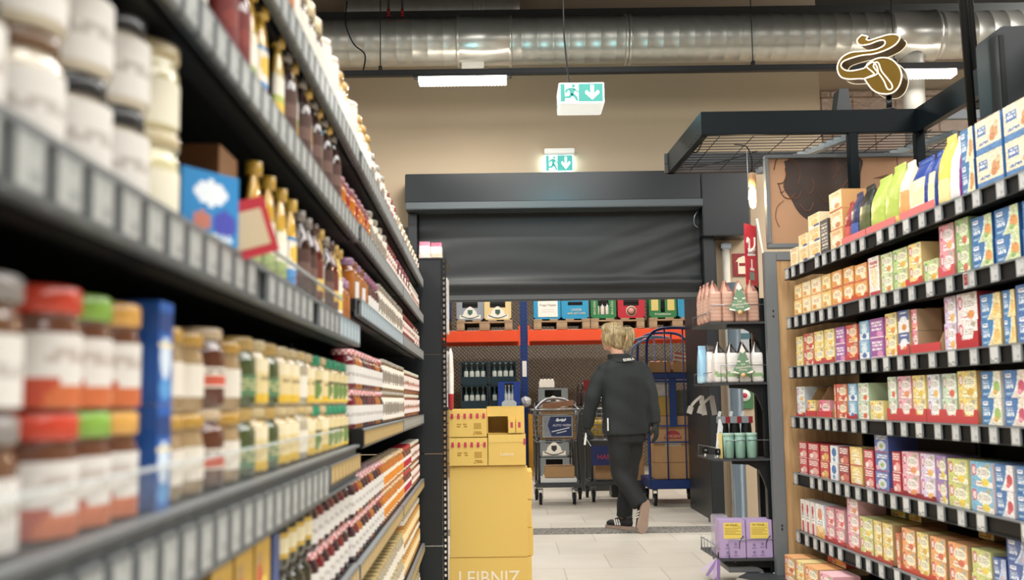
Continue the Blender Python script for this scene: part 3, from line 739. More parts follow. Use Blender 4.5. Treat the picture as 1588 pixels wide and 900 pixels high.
K = {  # kind: (look for the label, front print, side colour, top colour)
 'cream': ('cream dumpling box', D('#f3d9a0', ('r', 0, 0, 1, .3, '#f7ead0'), ('e', .55, .4, .3, .24, '#e9b45d'), ('d', .2, .0, '#f3d9a0') if 0 else ('r', .1, .72, .9, .8, '#e0b565'), ('r', .5, .12, .95, .26, '#2b3f7c'), ('t', .1, .8, .8, .95, '#c98b3a', 2)), '#efdcae', '#f3e2b5'),
 'cream2': ('pale cream box', D('#f2dfb6', ('e', .5, .45, .34, .26, '#e7c07b'), ('t', .1, .76, .9, .95, '#c68f4b', 2), ('r', 0, .0, 1, .1, '#eac98b')), '#ecd9af', '#f3e5c4'),
 'darkbox': ('narrow black printed box', D('#2b2a2e', ('t', .1, .1, .9, .9, '#c9c2b4', 8)), '#3a342f', '#4b433a'),
 'amber': ('orange-sided dessert box', D('#f2c88f', ('e', .45, .45, .35, .3, '#f8e3c2'), ('e', .6, .25, .2, .13, '#c9672d'), ('r', 0, 0, 1, .06, '#c2401f'), ('t', .2, .7, .8, .9, '#d77c36', 3)), '#d99b55', '#e2a865'),
 'bluewhite': ('blue box with cream dish photo', oet('#c98442'), '#174f94', '#2a6fb5'),
 'bluecream': ('cream box with blue banner', D('#efdcb8', ('r', .0, .0, 1, .2, '#2b6bb0'), ('e', .74, .52, .16, .2, '#cf8a52'), ('e', .66, .38, .12, .12, '#c06f3a'), ('e', .84, .70, .10, .1, '#e0b98a'), ('r', .08, .55, .42, .82, '#2a59a6'), ('t', .12, .6, .38, .76, '#e9eef6', 2), ('t', .1, .24, .5, .36, '#2a59a6', 2)), '#2d6cb0', '#3f7fbf'),
 'bear': ('yellow cereal box', snack('#f0bd62', '#f9e3a4', '#b9772e'), '#e7b65e', '#e9bd6c'),
 'biscuit': ('cream and orange box', snack('#f4d79c', '#faeac4', '#eb9a45'), '#efd3a0', '#f1d9ab'),
 'orange': ('orange box with white dish', snack('#ef9a45', '#fbe7c2', '#c94a2c'), '#d9944c', '#e2a35c'),
 'whitered': ('tall white box with red edge', D('#efe9df', ('r', 0, 0, .08, 1, '#b5202f'), ('e', .55, .5, .28, .3, '#f4d8a9'), ('t', .2, .7, .9, .9, '#bd3b3b', 3), ('r', .1, 0, 1, .1, '#b5202f')), '#b99a74', '#c7aa84'),
 'palegreen': ('pale green fruit tea box', tea('#c9dba0', '#eef2d4', '#e2812f', '#77a53d'), '#b8cf8c', '#c9da9f'),
 'greenyel': ('green and yellow tea box', tea('#b5d27c', '#f3eec0', '#f0a92e', '#3f9147'), '#c9b98a', '#d7d08f'),
 'yelora': ('yellow and orange tea box', tea('#f3d673', '#faf0c4', '#ef8d2a', '#cf3d35'), '#d9b77b', '#e7cf86'),
 'pink': ('tall pink tea box', tea('#e98b9d', '#f6dfe2', '#f0a25c', '#c02a48'), '#b89a7c', '#e2a0a8'),
 'green': ('green herbal tea box', tea('#93bd6e', '#d9e6bf', '#d3593c', '#4d8a4a'), '#9dbf7f', '#a9c98a'),
 'blugreen': ('blue and green dessert box', oet('#e08a3d', '#1b5fa9', '#c9dba1', '#84b25a'), '#174f94', '#57a69e'),
 'yellow': ('yellow lemon tea box', tea('#f4d873', '#faf0c8', '#f0c63a', '#d39a2a'), '#ecd07b', '#f2dc93'),
 'redyel': ('red and cream tea box', tea('#d5503c', '#f6dfb4', '#cf2e2c', '#b4212e'), '#d98d5a', '#d9694e'),
 'purple': ('purple berry tea box', D('#8d3f97', ('t', .12, .3, .88, .86, '#efdcf0', 3), ('e', .7, .2, .22, .15, '#d97fb5'), ('r', 0, 0, 1, .06, '#f0c8d8')), '#a45aa9', '#a767ad'),
 'red': ('red fruit tea box', tea('#d8452f', '#f2c9a1', '#f6b24a', '#a41d26'), '#c8553a', '#c94434'),
 'sky': ('light blue tea box', D('#5aa5d6', ('r', 0, 0, 1, .36, '#e6eef6'), ('e', .5, .55, .3, .24, '#cfe5f4'), ('e', .5, .2, .22, .14, '#2a62b2'), ('t', .2, .74, .8, .92, '#f3f8fb', 2)), '#7db4d6', '#6fb0da'),
 'navyw': ('white and navy tea box', D('#f0ecea', ('r', 0, .55, 1, 1, '#2f4d96'), ('e', .5, .55, .34, .2, '#eef2f6'), ('e', .55, .24, .22, .14, '#e0802d'), ('t', .2, .8, .8, .94, '#e9ecf4', 2)), '#c6a67c', '#44609f'),
 'whitepink': ('white tea box with pink ribbon', tea('#f0e3e2', '#faf4f0', '#e58a3d', '#c23360'), '#b32a31', '#d9cfc8'),
 'lilac': ('lilac and white tea box', tea('#d6c3e6', '#f4eff4', '#f0b24a', '#b54a8f'), '#cdbbd8', '#d9cae4'),
 'bluyel': ('blue box with yellow wedge', oet('#eab757', '#1f6db5', '#f7dc93', '#f3c663'), '#b99d63', '#2c74b8'),
 'blupur': ('blue and purple box', oet('#d98aa8', '#2b5fae', '#c9b6da', '#e2a04f'), '#24508f', '#2d62ab'),
 'whiteblue': ('white and blue tea box', tea('#d9e4ee', '#f6f6f2', '#efb347', '#8a4f9c'), '#c9d3dc', '#dbe4ea'),
 'pinktea': ('pink and white tea box', tea('#e9a4b6', '#faeae6', '#ea8a4a', '#c22a62'), '#d9a0a8', '#e7b3bd'),
 'mint': ('mint green tea box', tea('#c2dcc0', '#f0f4e6', '#df4f30', '#8a9c5c'), '#b7d0ae', '#c7dcc0'),
 'bluherb': ('blue box with green herbs', oet('#8dbb55', '#1f66ad', '#ecead0', '#e3a23d'), '#e6e1da', '#2c6fb3'),
 'blupink': ('blue box with pink berries', oet('#c2345a', '#2a63ad', '#f0dccb', '#e58aa6'), '#24508f', '#2d62ab'),
 'redsweet': ('red sweet packet', bold('#c22936', '#f6e4de', '#e8a09a', '#f3ece4'), '#b3222e', '#bb2a33'),
 'redgold': ('red and gold packet', bold('#b8222b', '#f2d9b4', '#d9a24a', '#f2c77c'), '#b3222e', '#bb2a33'),
 'bluwhite2': ('blue and white packet', D('#e9eef4', ('e', .5, .62, .3, .26, '#2361ae'), ('e', .5, .2, .2, .12, '#4e8cc9'), ('r', .6, 0, 1, .4, '#dce6ee')), '#d9dfe6', '#dfe6ee'),
 'darkred': ('dark red packet with white letters', bold('#8f2028', '#f1e9e2', '#c9564a', '#e0b58f'), '#7d1c24', '#8c2028'),
 'gold': ('golden yellow packet', D('#e7bf5c', ('e', .5, .72, .3, .2, '#f6e39c'), ('t', .15, .3, .85, .56, '#fbf3da', 2), ('e', .6, .2, .26, .14, '#f6ead0'), ('r', 0, 0, 1, .06, '#c8443a')), '#b8935f', '#dfbf74'),
 'flower': ('blue packet with flower print', D('#4a62ae', ('t', .12, .62, .88, .9, '#eff2f8', 2), ('e', .5, .35, .32, .26, '#c9d5e8'), ('e', .5, .35, .14, .12, '#8fb04a'), ('e', .15, .2, .14, .12, '#e2a0b4'), ('r', 0, 0, 1, .05, '#c8323a')), '#3c519a', '#4a62ae'),
 'violet': ('violet tea box', tea('#8a68b2', '#efe9c9', '#e0c53f', '#b5476e'), '#8a6aa8', '#9477b4'),
 'lime': ('lime green tea box', tea('#c6cf6a', '#eeeccb', '#f0cf3d', '#c05a4e'), '#c9c98a', '#d3d98c'),
 'aqua': ('light blue lemon tea box', tea('#62b0dc', '#ecece4', '#f0d23d', '#c44a5e'), '#e0cfd2', '#7cbbe0'),
 'blured': ('blue box with red fruit', oet('#c2303a', '#2460ac', '#eee8ee', '#d8545c'), '#e0d6d8', '#2d68b0'),
 'blunut': ('blue box with beige cake', oet('#c99a63', '#2160a8', '#efd9a8', '#e8c894'), '#24508f', '#2d68b0'),
 'whtall': ('tall white and red box', D('#f1ece8', ('r', .25, .0, .75, .36, '#c63238'), ('e', .5, .74, .26, .16, '#b42a40'), ('t', .2, .4, .8, .56, '#8f8f98', 2)), '#eae4df', '#efe9e4'),
 'frosty': ('white box with orange glow', D('#e8eef2', ('e', .5, .7, .26, .18, '#e58256'), ('r', 0, 0, 1, .3, '#eda64a'), ('e', .5, .3, .36, .14, '#f4d29a'), ('t', .2, .36, .8, .5, '#8fb0cc', 2)), '#dfe5ea', '#e8eef2'),
 'rose': ('rose pink tea box', tea('#de7f93', '#f7dcda', '#e04a42', '#b4243f'), '#c9949a', '#e09aa4'),
 'straw': ('straw yellow tea box', tea('#ecd06b', '#f8efc4', '#d8a52f', '#c79a2a'), '#bd9a66', '#e4cd7d'),
 'apricot': ('apricot tea box', tea('#ef9b52', '#faeccb', '#d8502e', '#c3302f'), '#bb9468', '#e8a566'),
 'navyblue': ('dark blue box with white lettering', oet('#b9c6e2', '#2d4b9c', '#8fa6d6', '#d5a0a8'), '#24407f', '#31509f'),
}
SHELVES = {
1: [(5.55, 5.42, 'cream2', 1, .10), (5.40, 5.26, 'cream', 2, .075), (5.24, 5.07, 'cream', 3, .075), (5.065, 4.95, 'darkbox', 1, .17), (4.93, 4.76, 'amber', 3, .092),
    (3.60, 3.50, 'bluewhite', 2, .118), (3.49, 3.31, 'bluecream', 2, .118), (3.30, 3.10, 'bluecream', 2, .118)],
2: [(5.52, 5.39, 'bear', 2, .083), (5.38, 5.25, 'biscuit', 2, .083), (5.24, 5.09, 'biscuit', 2, .083), (5.08, 4.95, 'bear', 2, .083), (4.94, 4.80, 'orange', 2, .083), (4.79, 4.66, 'orange', 2, .083), (4.65, 4.50, 'orange', 2, .08),
    (4.49, 4.36, 'whitered', 1, .17), (4.345, 4.23, 'palegreen', 2, .083), (4.22, 4.08, 'greenyel', 2, .083), (4.07, 3.95, 'yelora', 2, .083), (3.94, 3.81, 'greenyel', 1, .083), (3.80, 3.685, 'pink', 2, .098), (3.67, 3.57, 'green', 2, .098),
    (3.56, 3.41, 'blugreen', 2, .09), (3.40, 3.24, 'blugreen', 2, .09), (3.23, 3.08, 'blugreen', 2, .09)],
3: [(5.52, 5.41, 'yellow', 2, .078), (5.40, 5.24, 'redyel', 2, .082), (5.23, 5.09, 'yellow', 2, .082), (5.08, 4.94, 'yellow', 2, .082), (4.93, 4.80, 'purple', 2, .082), (4.79, 4.64, 'red', 2, .082), (4.63, 4.51, 'sky', 2, .085), (4.50, 4.355, 'purple', 2, .085),
    (4.34, 4.22, 'yelora', 2, .09), (4.205, 4.10, 'navyw', 2, .09), (3.80, 3.70, 'lilac', 2, .098), (3.695, 3.545, 'whitepink', 2, .098), (3.53, 3.39, 'bluyel', 2, .088), (3.38, 3.30, 'bluyel', 2, .088), (3.295, 3.10, 'blupur', 2, .092)],
4: [(5.54, 5.41, 'whiteblue', 2, .078), (4.985, 4.96, 'red', 2, .08), (4.95, 4.81, 'redyel', 2, .08), (4.80, 4.69, 'sky', 2, .08), (4.68, 4.55, 'mint', 2, .08), (4.54, 4.39, 'yellow', 1, .082), (4.34, 4.25, 'mint', 2, .09), (4.24, 4.11, 'pinktea', 2, .09),
    (4.10, 3.98, 'yellow', 2, .09), (3.97, 3.86, 'whiteblue', 2, .09), (3.85, 3.73, 'mint', 2, .09), (3.72, 3.58, 'straw', 2, .093), (3.56, 3.42, 'bluherb', 2, .09), (3.405, 3.27, 'blupink', 2, .09), (3.26, 3.12, 'blupink', 2, .09)],
5: [(5.54, 5.41, 'redsweet', 2, .082), (5.40, 5.23, 'redsweet', 2, .082), (5.22, 5.09, 'redgold', 2, .082), (5.08, 4.97, 'bluwhite2', 2, .082), (4.96, 4.82, 'darkred', 2, .082), (4.81, 4.66, 'gold', 2, .085), (4.64, 4.53, 'redsweet', 2, .082), (4.52, 4.37, 'flower', 3, .08),
    (4.34, 4.25, 'redsweet', 2, .085), (4.24, 4.08, 'pinktea', 2, .088), (4.07, 3.94, 'lilac', 2, .088), (3.93, 3.845, 'violet', 2, .088), (3.84, 3.68, 'lime', 2, .085), (3.67, 3.51, 'aqua', 2, .085), (3.50, 3.38, 'blured', 2, .085), (3.37, 3.24, 'blunut', 2, .085)],
6: [(5.555, 5.49, 'whtall', 1, .165), (5.48, 5.41, 'whtall', 1, .165), (5.40, 5.33, 'whtall', 1, .165), (5.32, 5.19, 'frosty', 1, .165), (5.17, 5.05, 'rose', 2, .083), (5.04, 4.92, 'rose', 2, .083), (4.88, 4.74, 'pinktea', 3, .083), (4.73, 4.58, 'lime', 2, .083), (4.57, 4.48, 'straw', 2, .083), (4.475, 4.37, 'straw', 2, .083),
    (4.34, 4.30, 'redyel', 1, .14), (4.28, 4.15, 'apricot', 2, .085), (4.14, 4.03, 'straw', 2, .085), (4.02, 3.89, 'apricot', 2, .085), (3.87, 3.72, 'apricot', 2, .085), (3.70, 3.56, 'lime', 2, .085), (3.55, 3.46, 'navyblue', 2, .08), (3.45, 3.30, 'navyblue', 3, .08)],
7: [(5.55, 5.38, 'apricot', 2, .083), (5.36, 5.24, 'yelora', 2, .083), (5.22, 5.03, 'apricot', 2, .083), (5.01, 4.83, 'pinktea', 2, .083), (4.8, 4.66, 'rose', 1, .083)],
}
NMP = {1: 'top', 2: 'second', 3: 'third', 4: 'fourth', 5: 'fifth', 6: 'sixth', 7: 'bottom'}
TIER = {0: 'lower tier', 1: 'upper tier', 2: 'topmost tier'}
cache = {}
def fleck(c, u, v):
    q = math.sin(u * 91.7 + v * 47.3) * 43758.5; q = q - math.floor(q); q = 1 + (q - .5) * .26
    return '#%02x%02x%02x' % tuple(max(0, min(255, int(int(c[i:i + 2], 16) * q))) for i in (1, 3, 5))
def soft(c, k=.2):
    a = [int(c[i:i + 2], 16) for i in (1, 3, 5)]; g = sum(a) / 3
    a = [v + (g - v) * .10 for v in a]; a = [v + (w_ - v) * k for v, w_ in zip(a, (246, 236, 220))]
    return '#%02x%02x%02x' % tuple(int(v) for v in a)
rnd = random.Random(5)
for sh, items in SHELVES.items():
    for i, (sa, sb, kind, tiers, h) in enumerate(items):
        look, paint, side, topc = K[kind]; p0 = paint; paint = lambda u, v, p0=p0: fleck(soft(p0(u, v)), u, v); side = soft(side, .08); topc = soft(topc, .08)
        wd = sa - sb - .006; dp = .13 if h < .14 else .10
        key = (kind, round(wd, 2), h)
        if key not in cache:
            cache[key] = pbox(round(wd, 2), dp, h - .001, paint, side, topc, 26, 26, name='packet')
        for t in range(tiers):
            if t == 0: jit, rr = 0, 0
            else: jit, rr = rnd.uniform(-.004, .003), R(rnd.uniform(-1, 1))
            o = link('food_box', cache[key], None, R_((sa + sb) / 2, -.014 - abs(jit) - (.012 if kind == 'x' else 0) + (.0 if sh < 7 else .10), ZR[sh] + .001 + t * h), RZR + rr)
            tr = '' if tiers == 1 else ' ' + TIER[t] + ','
            lb = f"{look},{tr} {ordn(i)} from far end, right rack's {NMP[sh]} shelf"
            tag(o, lb, 'box', f'boxes on the {NMP[sh]} shelf of the right rack')
# second row seen behind the front row on the low shelves
for j, (sa, sb, kind, sh, z, lab) in enumerate(((4.72, 4.56, 'lime', 6, .168, 'olive tea box set back on the second row, sixth shelf right'), (4.53, 4.40, 'straw', 6, .168, 'straw tea box set back on the second row, sixth shelf right'),
        (3.92, 3.80, 'straw', 6, .172, 'lone yellow tea box standing on the rear stack, sixth shelf right'), (3.72, 3.58, 'apricot', 6, .172, 'lone orange tea box standing on the rear stack, sixth shelf right'),
        (5.28, 5.02, 'red', 7, .168, 'dim red tea box at the back of the bottom shelf, right rack'))):
    look, paint, side, topc = K[kind]
    o = link('food_box', pbox(sa - sb - .008, .11, .08, paint, side, topc, name='packet'), None, R_((sa + sb) / 2, -.155 if sh == 6 else -.05, ZR[sh] + (z if sh == 6 else .168) + .002), RZR)
    tag(o, lab, 'box', None)
    for q in range(2 if sh == 6 else 0):
        o = link('food_box', o.data, None, R_((sa + sb) / 2, -.155, ZR[sh] + .002 + q * .083), RZR); tag(o, lab.replace('lone ', '').replace(' standing on', ' inside').replace(' set back on', ' below, in') + (' lower' if q == 0 else ' upper'), 'box')

# brown display cartons with a red lip
def tray(w, hb, hf, d, inner='#a98a63'):
    b = MB()
    b.box(-w / 2, w / 2, 0, d, 0, .003, '#a98a63')
    b.box(-w / 2, w / 2, 0, .003, .003, hf, '#c8464a')
    b.box(-w / 2, w / 2, d - .003, d, .003, hb, inner)
    for x in (-w / 2, w / 2 - .003):
        T = Matrix.Translation((x, 0, 0)) @ Matrix.Rotation(-PI / 2, 4, 'Z') @ Matrix.Scale(-1, 4, (1, 0, 0))
        p = [(0, .003), (d, .003), (d, hb), (d * .45, hb), (.0, hf)]
        vs = [(x, yy, zz) for yy, zz in p] + [(x + .003, yy, zz) for yy, zz in p]; n = 5
        b.add(vs, [list(range(n)), list(range(n, 2 * n))[::-1]] + [(i, (i + 1) % n, (i + 1) % n + n, i + n) for i in range(n)], '#b3936a')
    return b
for sa, sb, sh, hb, hf, lab in ((5.39, 5.23, 4, .15, .03, 'open brown display carton with orange box, left of two, fourth shelf right'), (5.22, 4.995, 4, .15, .03, 'open brown display carton with pink box, right of two, fourth shelf right'),
                               (4.085, 3.82, 3, .185, .035, 'half-empty brown display carton in the middle of the right third shelf'), ):
    o = tray(sa - sb - .004, hb, hf, .16).build('display_carton', M['card'], None, R_((sa + sb) / 2, -.008, ZR[sh] + .001), RZR); tag(o, lab, 'carton')
for sa, sb, kind, sh, h, n, lab in ((5.375, 5.245, 'yelora', 4, .08, 1, 'orange tea box standing alone in the open display carton, fourth shelf right'), (5.20, 5.03, 'rose', 4, .08, 1, 'pink tea box standing alone in the open display carton, fourth shelf right'),
                                    (4.075, 4.02, 'pink', 3, .085, 2, 'narrow pink tea box inside the half-empty brown carton, third shelf right')):
    look, paint, side, topc = K[kind]; me = pbox(sa - sb - .008, .10, h, paint, side, topc, name='packet')
    for t in range(n):
        o = link('food_box', me, None, R_((sa + sb) / 2, -.014, ZR[sh] + .005 + t * (h + .001)), RZR); tag(o, lab + (' upper' if t else ''), 'box')

# soft bags on the top shelf
def pouch(w, d, h, cols, name='pouch', crease=0.0, seed=0, gable=False):
    """standing bag: filled body, shoulders, sealed top; ONE mesh, print by height and side. gable: the seal runs front to back"""
    r_ = random.Random(seed); b = MB(); n = 28
    key = [(0, 1, 1), (.03, 1.04, 1.06), (.2, 1.02, 1.08), (.45, 1.0, 1.0), (.62, .98, .86), (.76, .95, .55), (.87, .93, .25), (.90, .93, .10), (1, .92, .07)]
    if gable: key = [(0, 1, 1), (.03, 1.03, 1.03), (.3, 1.02, 1.04), (.66, 1.0, 1.0), (.72, .95, .94), (.82, .88, .62), (.92, .82, .28), (.95, .8, .1), (1, .8, .06)]
    m = 22; prof = []
    for i in range(m + 1):
        t = i / m
        for (t0, a0, b0), (t1, a1, b1) in zip(key, key[1:]):
            if t0 <= t <= t1 + 1e-9:
                f = (t - t0) / (t1 - t0); prof.append((t, a0 + (a1 - a0) * f, b0 + (b1 - b0) * f)); break
    vs = []; fs = []; cc = []
    for j, (t, sx, sy) in enumerate(prof):
        if gable: sx, sy = sy, sx
        for k in range(n):
            a = 2 * PI * k / n; e = .45
            x = abs(math.cos(a)) ** e * (1 if math.cos(a) >= 0 else -1); y = abs(math.sin(a)) ** e * (1 if math.sin(a) >= 0 else -1)
            q = 1 + crease * r_.uniform(-1, 1) * .6
            lean = w * .16 * max(0, t - .7) / .3 if gable else 0
            tuck = d * .28 * max(0, t - .68) / .32 * max(0, 1 - abs(x) * 1.6) * (1 if y < 0 else 0) if gable else 0
            vs.append((x * w / 2 * sx * q - lean, d / 2 + y * d / 2 * sy * q + tuck, h * t))
    for j in range(m):
        for k in range(n):
            fs.append((j * n + k, j * n + (k + 1) % n, (j + 1) * n + (k + 1) % n, (j + 1) * n + k))
            a = 2 * PI * (k + .5) / n
            front = math.sin(a) < -.5; near = math.cos(a) > .6
            cc.append(cols((j + .5) / m, front, near, math.cos(a)))
    fs.append(list(range(n))[::-1]); cc.append(cc[0]); fs.append([m * n + k for k in range(n)]); cc.append(cc[-1])
    b.add(vs, fs, cols=cc, smooth=True)
    return b.mesh(name, M['film'])
lime = lambda j, f, nr, u: '#b3c65e' if j > .15 or not f else '#e8d67a'
creamb = lambda j, f, nr, u: '#efe6c9' if j > .5 else ('#efe6c9' if not f else ('#8fb38a' if u < -.2 else '#e3a266'))
flour = lambda j, f, nr, u: ('#223f8f' if nr or j > .62 else ('#f0e2b2' if j > .2 else '#efe9df')) if (f or nr) else '#e4dcc6'
yelb = lambda j, f, nr, u: '#efd35a' if j > .35 else '#eee0a2'
whitep = lambda j, f, nr, u: '#8e2f86' if nr else '#ebe6ea'
redp = lambda j, f, nr, u: '#8f2733' if j > .4 else '#c9605a'
navyp = lambda j, f, nr, u: '#273056' if j > .35 else ('#4b62a4' if f else '#222a48')
blackp = lambda j, f, nr, u: '#20241f' if j > .6 or not f else '#59603c'
for sa, sb, h, d, fn, lab in ((4.755, 4.69, .20, .07, redp, 'slim dark red pouch, first soft bag on the right top shelf'), (4.68, 4.59, .225, .08, navyp, 'navy blue pouch behind the red one on the right top shelf'), (4.58, 4.46, .235, .09, blackp, 'black pouch with olive label on the right top shelf'),
        (4.45, 4.30, .24, .11, lime, 'lime green bag, left one of the two on the right top shelf'), (4.29, 4.16, .26, .11, lime, 'lime green bag, right one of the two on the right top shelf'), (4.15, 4.06, .245, .10, creamb, 'cream bag with green and orange foot on the right top shelf'),
        (4.05, 3.89, .225, .10, flour, 'blue-topped flour bag, left one of two on the right top shelf'), (3.885, 3.81, .225, .10, flour, 'blue-topped flour bag, right one of two on the right top shelf'),
        (3.80, 3.71, .26, .10, yelb, 'tall yellow bag beside the flour bags on the right top shelf'), (3.705, 3.61, .24, .09, whitep, 'white bag with purple side on the right top shelf')):
    o = link('food_bag', pouch(sa - sb - .012, d, h, fn, name='food_bag', crease=.03, seed=int(sa * 100)), None, R_((sa + sb) / 2, -.016, ZR[1] + .004), RZR)
    tag(o, lab, 'bag', 'soft bags on the right top shelf')
for sa, sb, lab in ((4.46, 4.155, 'low pink cardboard tray under the lime green bags'), (4.11, 3.80, 'low pink cardboard tray under the flour bags'), (4.755, 4.47, 'low red cardboard tray under the dark pouches')):
    b = MB(); b.box(-(sa - sb) / 2, (sa - sb) / 2, 0, .003, 0, .034, '#dd7a7a'); b.box(-(sa - sb) / 2, (sa - sb) / 2, 0.003, .13, 0, .002, '#b3936a')
    tag(b.build('display_tray', M['card'], None, R_((sa + sb) / 2, -.004, ZR[1] + .001), RZR), lab, 'tray')

for i, (x, rz, c, lab) in enumerate(((-.468, .15, '#f1ded6', 'clear sweet bag with pink header on the end panel, left one'), (-.412, -.1, '#ecd5bd', 'clear sweet bag with pink header on the end panel, right one'))):
    o = link('sweet_bag', pouch(.062, .06, .095 - .006 * i, lambda j, f, nr, u: '#dd6a82' if j > .74 else ('#f3e6e2' if j > .3 else c), name='sweet_bag', crease=.07, seed=i + 3), None, (x, 5.54, 1.823), rz); tag(o, lab, 'bag', 'sweet bags on the end panel')

# red cardboard lips of the shelf-ready trays in front of the tea boxes
def lip(sa, sb, sh, h, col, lab):
    w_ = sa - sb; b = MB(); n = max(1, int(round(w_ / .13))); p = [(-w_ / 2, 0), (w_ / 2, 0)]
    for k in range(n, 0, -1):
        xb = -w_ / 2 + k * w_ / n; xa = xb - w_ / n
        p += [(xb, h * 1.9), (xb - w_ / n * .18, h * 1.9), (xb - w_ / n * .24, h), (xa + w_ / n * .24, h), (xa + w_ / n * .18, h * 1.9), (xa, h * 1.9)]
    q = [p[0]]
    for c in p[1:]:
        if (Vector(c) - Vector(q[-1])).length > .0005: q.append(c)
    n = len(q); tri = tessellate_polygon([[Vector((x, z, 0)) for x, z in q]])
    vs = [(x, 0, z) for x, z in q] + [(x, .0025, z) for x, z in q]
    fs = [tuple(t) for t in tri] + [tuple(k + n for k in t) for t in tri] + [(i, (i + 1) % n, (i + 1) % n + n, i + n) for i in range(n)]
    b.add(vs, fs, col)
    tag(b.build('tray_front', M['card'], None, R_((sa + sb) / 2, -.0085, ZR[sh] + .0015), RZR), lab, 'tray')
for a in ((4.345, 3.975, 4, .026, '#c24a4c', 'red tray front before the green, pink and yellow teas, right fourth shelf'), (3.97, 3.575, 4, .026, '#c24a4c', 'red tray front before the blue, green and straw teas, right fourth shelf'),
          (5.545, 5.405, 4, .010, '#b23a40', 'narrow red tray front at the far end, right fourth shelf'), (4.81, 4.685, 4, .012, '#b23a40', 'red tray front before the light blue teas, right fourth shelf'),
          (4.21, 4.095, 3, .022, '#c24a4c', 'red tray front before the navy teas, right third shelf'), (5.235, 4.935, 3, .014, '#bd474a', 'red tray front before the far yellow teas, right third shelf'), (4.795, 4.635, 3, .014, '#bd474a', 'red tray front before the red teas, right third shelf'),
          (3.70, 3.54, 3, .03, '#b7353c', 'red tray front before the white and pink teas, right third shelf'), (4.80, 4.495, 2, .014, '#c8553c', 'orange-red tray front, right second shelf'), (4.095, 3.945, 2, .016, '#c8504a', 'red tray front before the yellow-orange teas, right second shelf'), (3.81, 3.68, 2, .022, '#cf5a60', 'rosy tray front before the tall pink teas, right second shelf'),
          (4.35, 3.935, 5, .010, '#8f2530', 'dark red tray front, right fifth shelf'), (5.18, 4.91, 6, .012, '#a8343a', 'dark red tray front before the rose teas, right sixth shelf'), (4.89, 4.365, 6, .012, '#b04a3c', 'dark red tray front before the lime and straw teas, right sixth shelf'), (4.29, 3.715, 6, .012, '#c04a38', 'orange-red tray front before the apricot teas, right sixth shelf')):
    lip(*a)
# ---------------------------------------------------------------- jars and bottles on the left rack
def jar_parts(r, h, content, lid, label=None, lid_h=.16, neck=.82, lab_z=(.14, .60), lab_paint=None, check=None, content2=None, n=18, span=1.25):
    """returns MBs (body, lid, label); origin at the base centre, label towards local -y"""
    hs = h * (1 - lid_h)
    b = MB(); b.lathe([(r * .86, 0), (r * .97, h * .02), (r, h * .05), (r, hs * .80), (r * .96, hs * .87), (r * neck, hs * .95), (r * neck, hs + .001)], n,
                      cols=[content] * 3 + [content2 or content] * 3)
    l = MB(); rl = r * (neck + .06)
    if check:
        prof = [(rl * 1.02, 0), (rl * 1.03, h * lid_h * .5), (rl, h * lid_h * .9), (rl * .9, h * lid_h)]
        vs = []; fs = []; cc = []
        for rr, z in prof:
            for k in range(n): vs.append((rr * math.cos(2 * PI * k / n), rr * math.sin(2 * PI * k / n), hs + z))
        for i in range(3):
            for k in range(n):
                fs.append((i * n + k, i * n + (k + 1) % n, (i + 1) * n + (k + 1) % n, (i + 1) * n + k)); cc.append(check[(i + k) % 2])
        fs.append([3 * n + k for k in range(n)]); cc.append(check[1]); fs.append(list(range(n))[::-1]); cc.append(check[0])
        l.add(vs, fs, cols=cc, smooth=True)
    else:
        l.lathe([(rl, 0), (rl * 1.02, .001), (rl * 1.02, h * lid_h * .85), (rl * .94, h * lid_h), (rl * .5, h * lid_h)], n, z=hs, col=lid)
    lb = None
    if label:
        lb = MB(); nx, nz = 22, 10; vs = []; fs = []; cc = []; z0 = h * lab_z[0]; z1 = h * lab_z[1]; rr = r + .0007
        for j in range(nz + 1):
            for i in range(nx + 1):
                a = -PI / 2 + (i / nx - .5) * PI * span; vs.append((rr * math.cos(a), rr * math.sin(a), z0 + (z1 - z0) * j / nz))
        for j in range(nz):
            for i in range(nx):
                fs.append((j * (nx + 1) + i, j * (nx + 1) + i + 1, (j + 1) * (nx + 1) + i + 1, (j + 1) * (nx + 1) + i))
                cc.append((lab_paint or (lambda u, v: label))((i + .5) / nx, (j + .5) / nz))
        lb.add(vs, fs, cols=cc, smooth=True)
    return b, l, lb
wh = '#dcd9d4'
lp_script = D(wh, ('t', .15, .35, .85, .75, '#b9b3ad', 3))
lp_hazel = D('#dfdbd6', ('e', .3, .12, .26, .26, '#b8472c'), ('e', .62, .1, .3, .24, '#c86a3c'), ('e', .85, .14, .2, .2, '#e2b288'), ('t', .3, .55, .8, .8, '#bdb2aa', 2))
lp_blob = D('#efe7da', ('e', .5, .35, .3, .25, '#c85a45'), ('t', .2, .65, .8, .9, '#8b8077', 2))
lp_green = D('#dccb9a', ('e', .35, .4, .25, .3, '#6d8a4c'), ('r', 0, 0, 1, .14, '#e3c14a'), ('t', .3, .6, .9, .85, '#6a6148', 2))
lp_cream = D('#efe2bf', ('e', .6, .45, .3, .3, '#e2cf9a'), ('t', .2, .5, .8, .85, '#a8936a', 3), ('r', 0, 0, 1, .15, '#e0b93e'))
lp_art = D('#eee8dc', ('e', .4, .5, .2, .3, '#8a8378'), ('e', .65, .45, .12, .2, '#b7a48a'))
lp_rosy = D('#e9dcd6', ('e', .3, .4, .2, .3, '#c47a74'), ('e', .7, .5, .2, .25, '#8a6a4a'), ('t', .1, .75, .9, .95, '#86605a', 2))
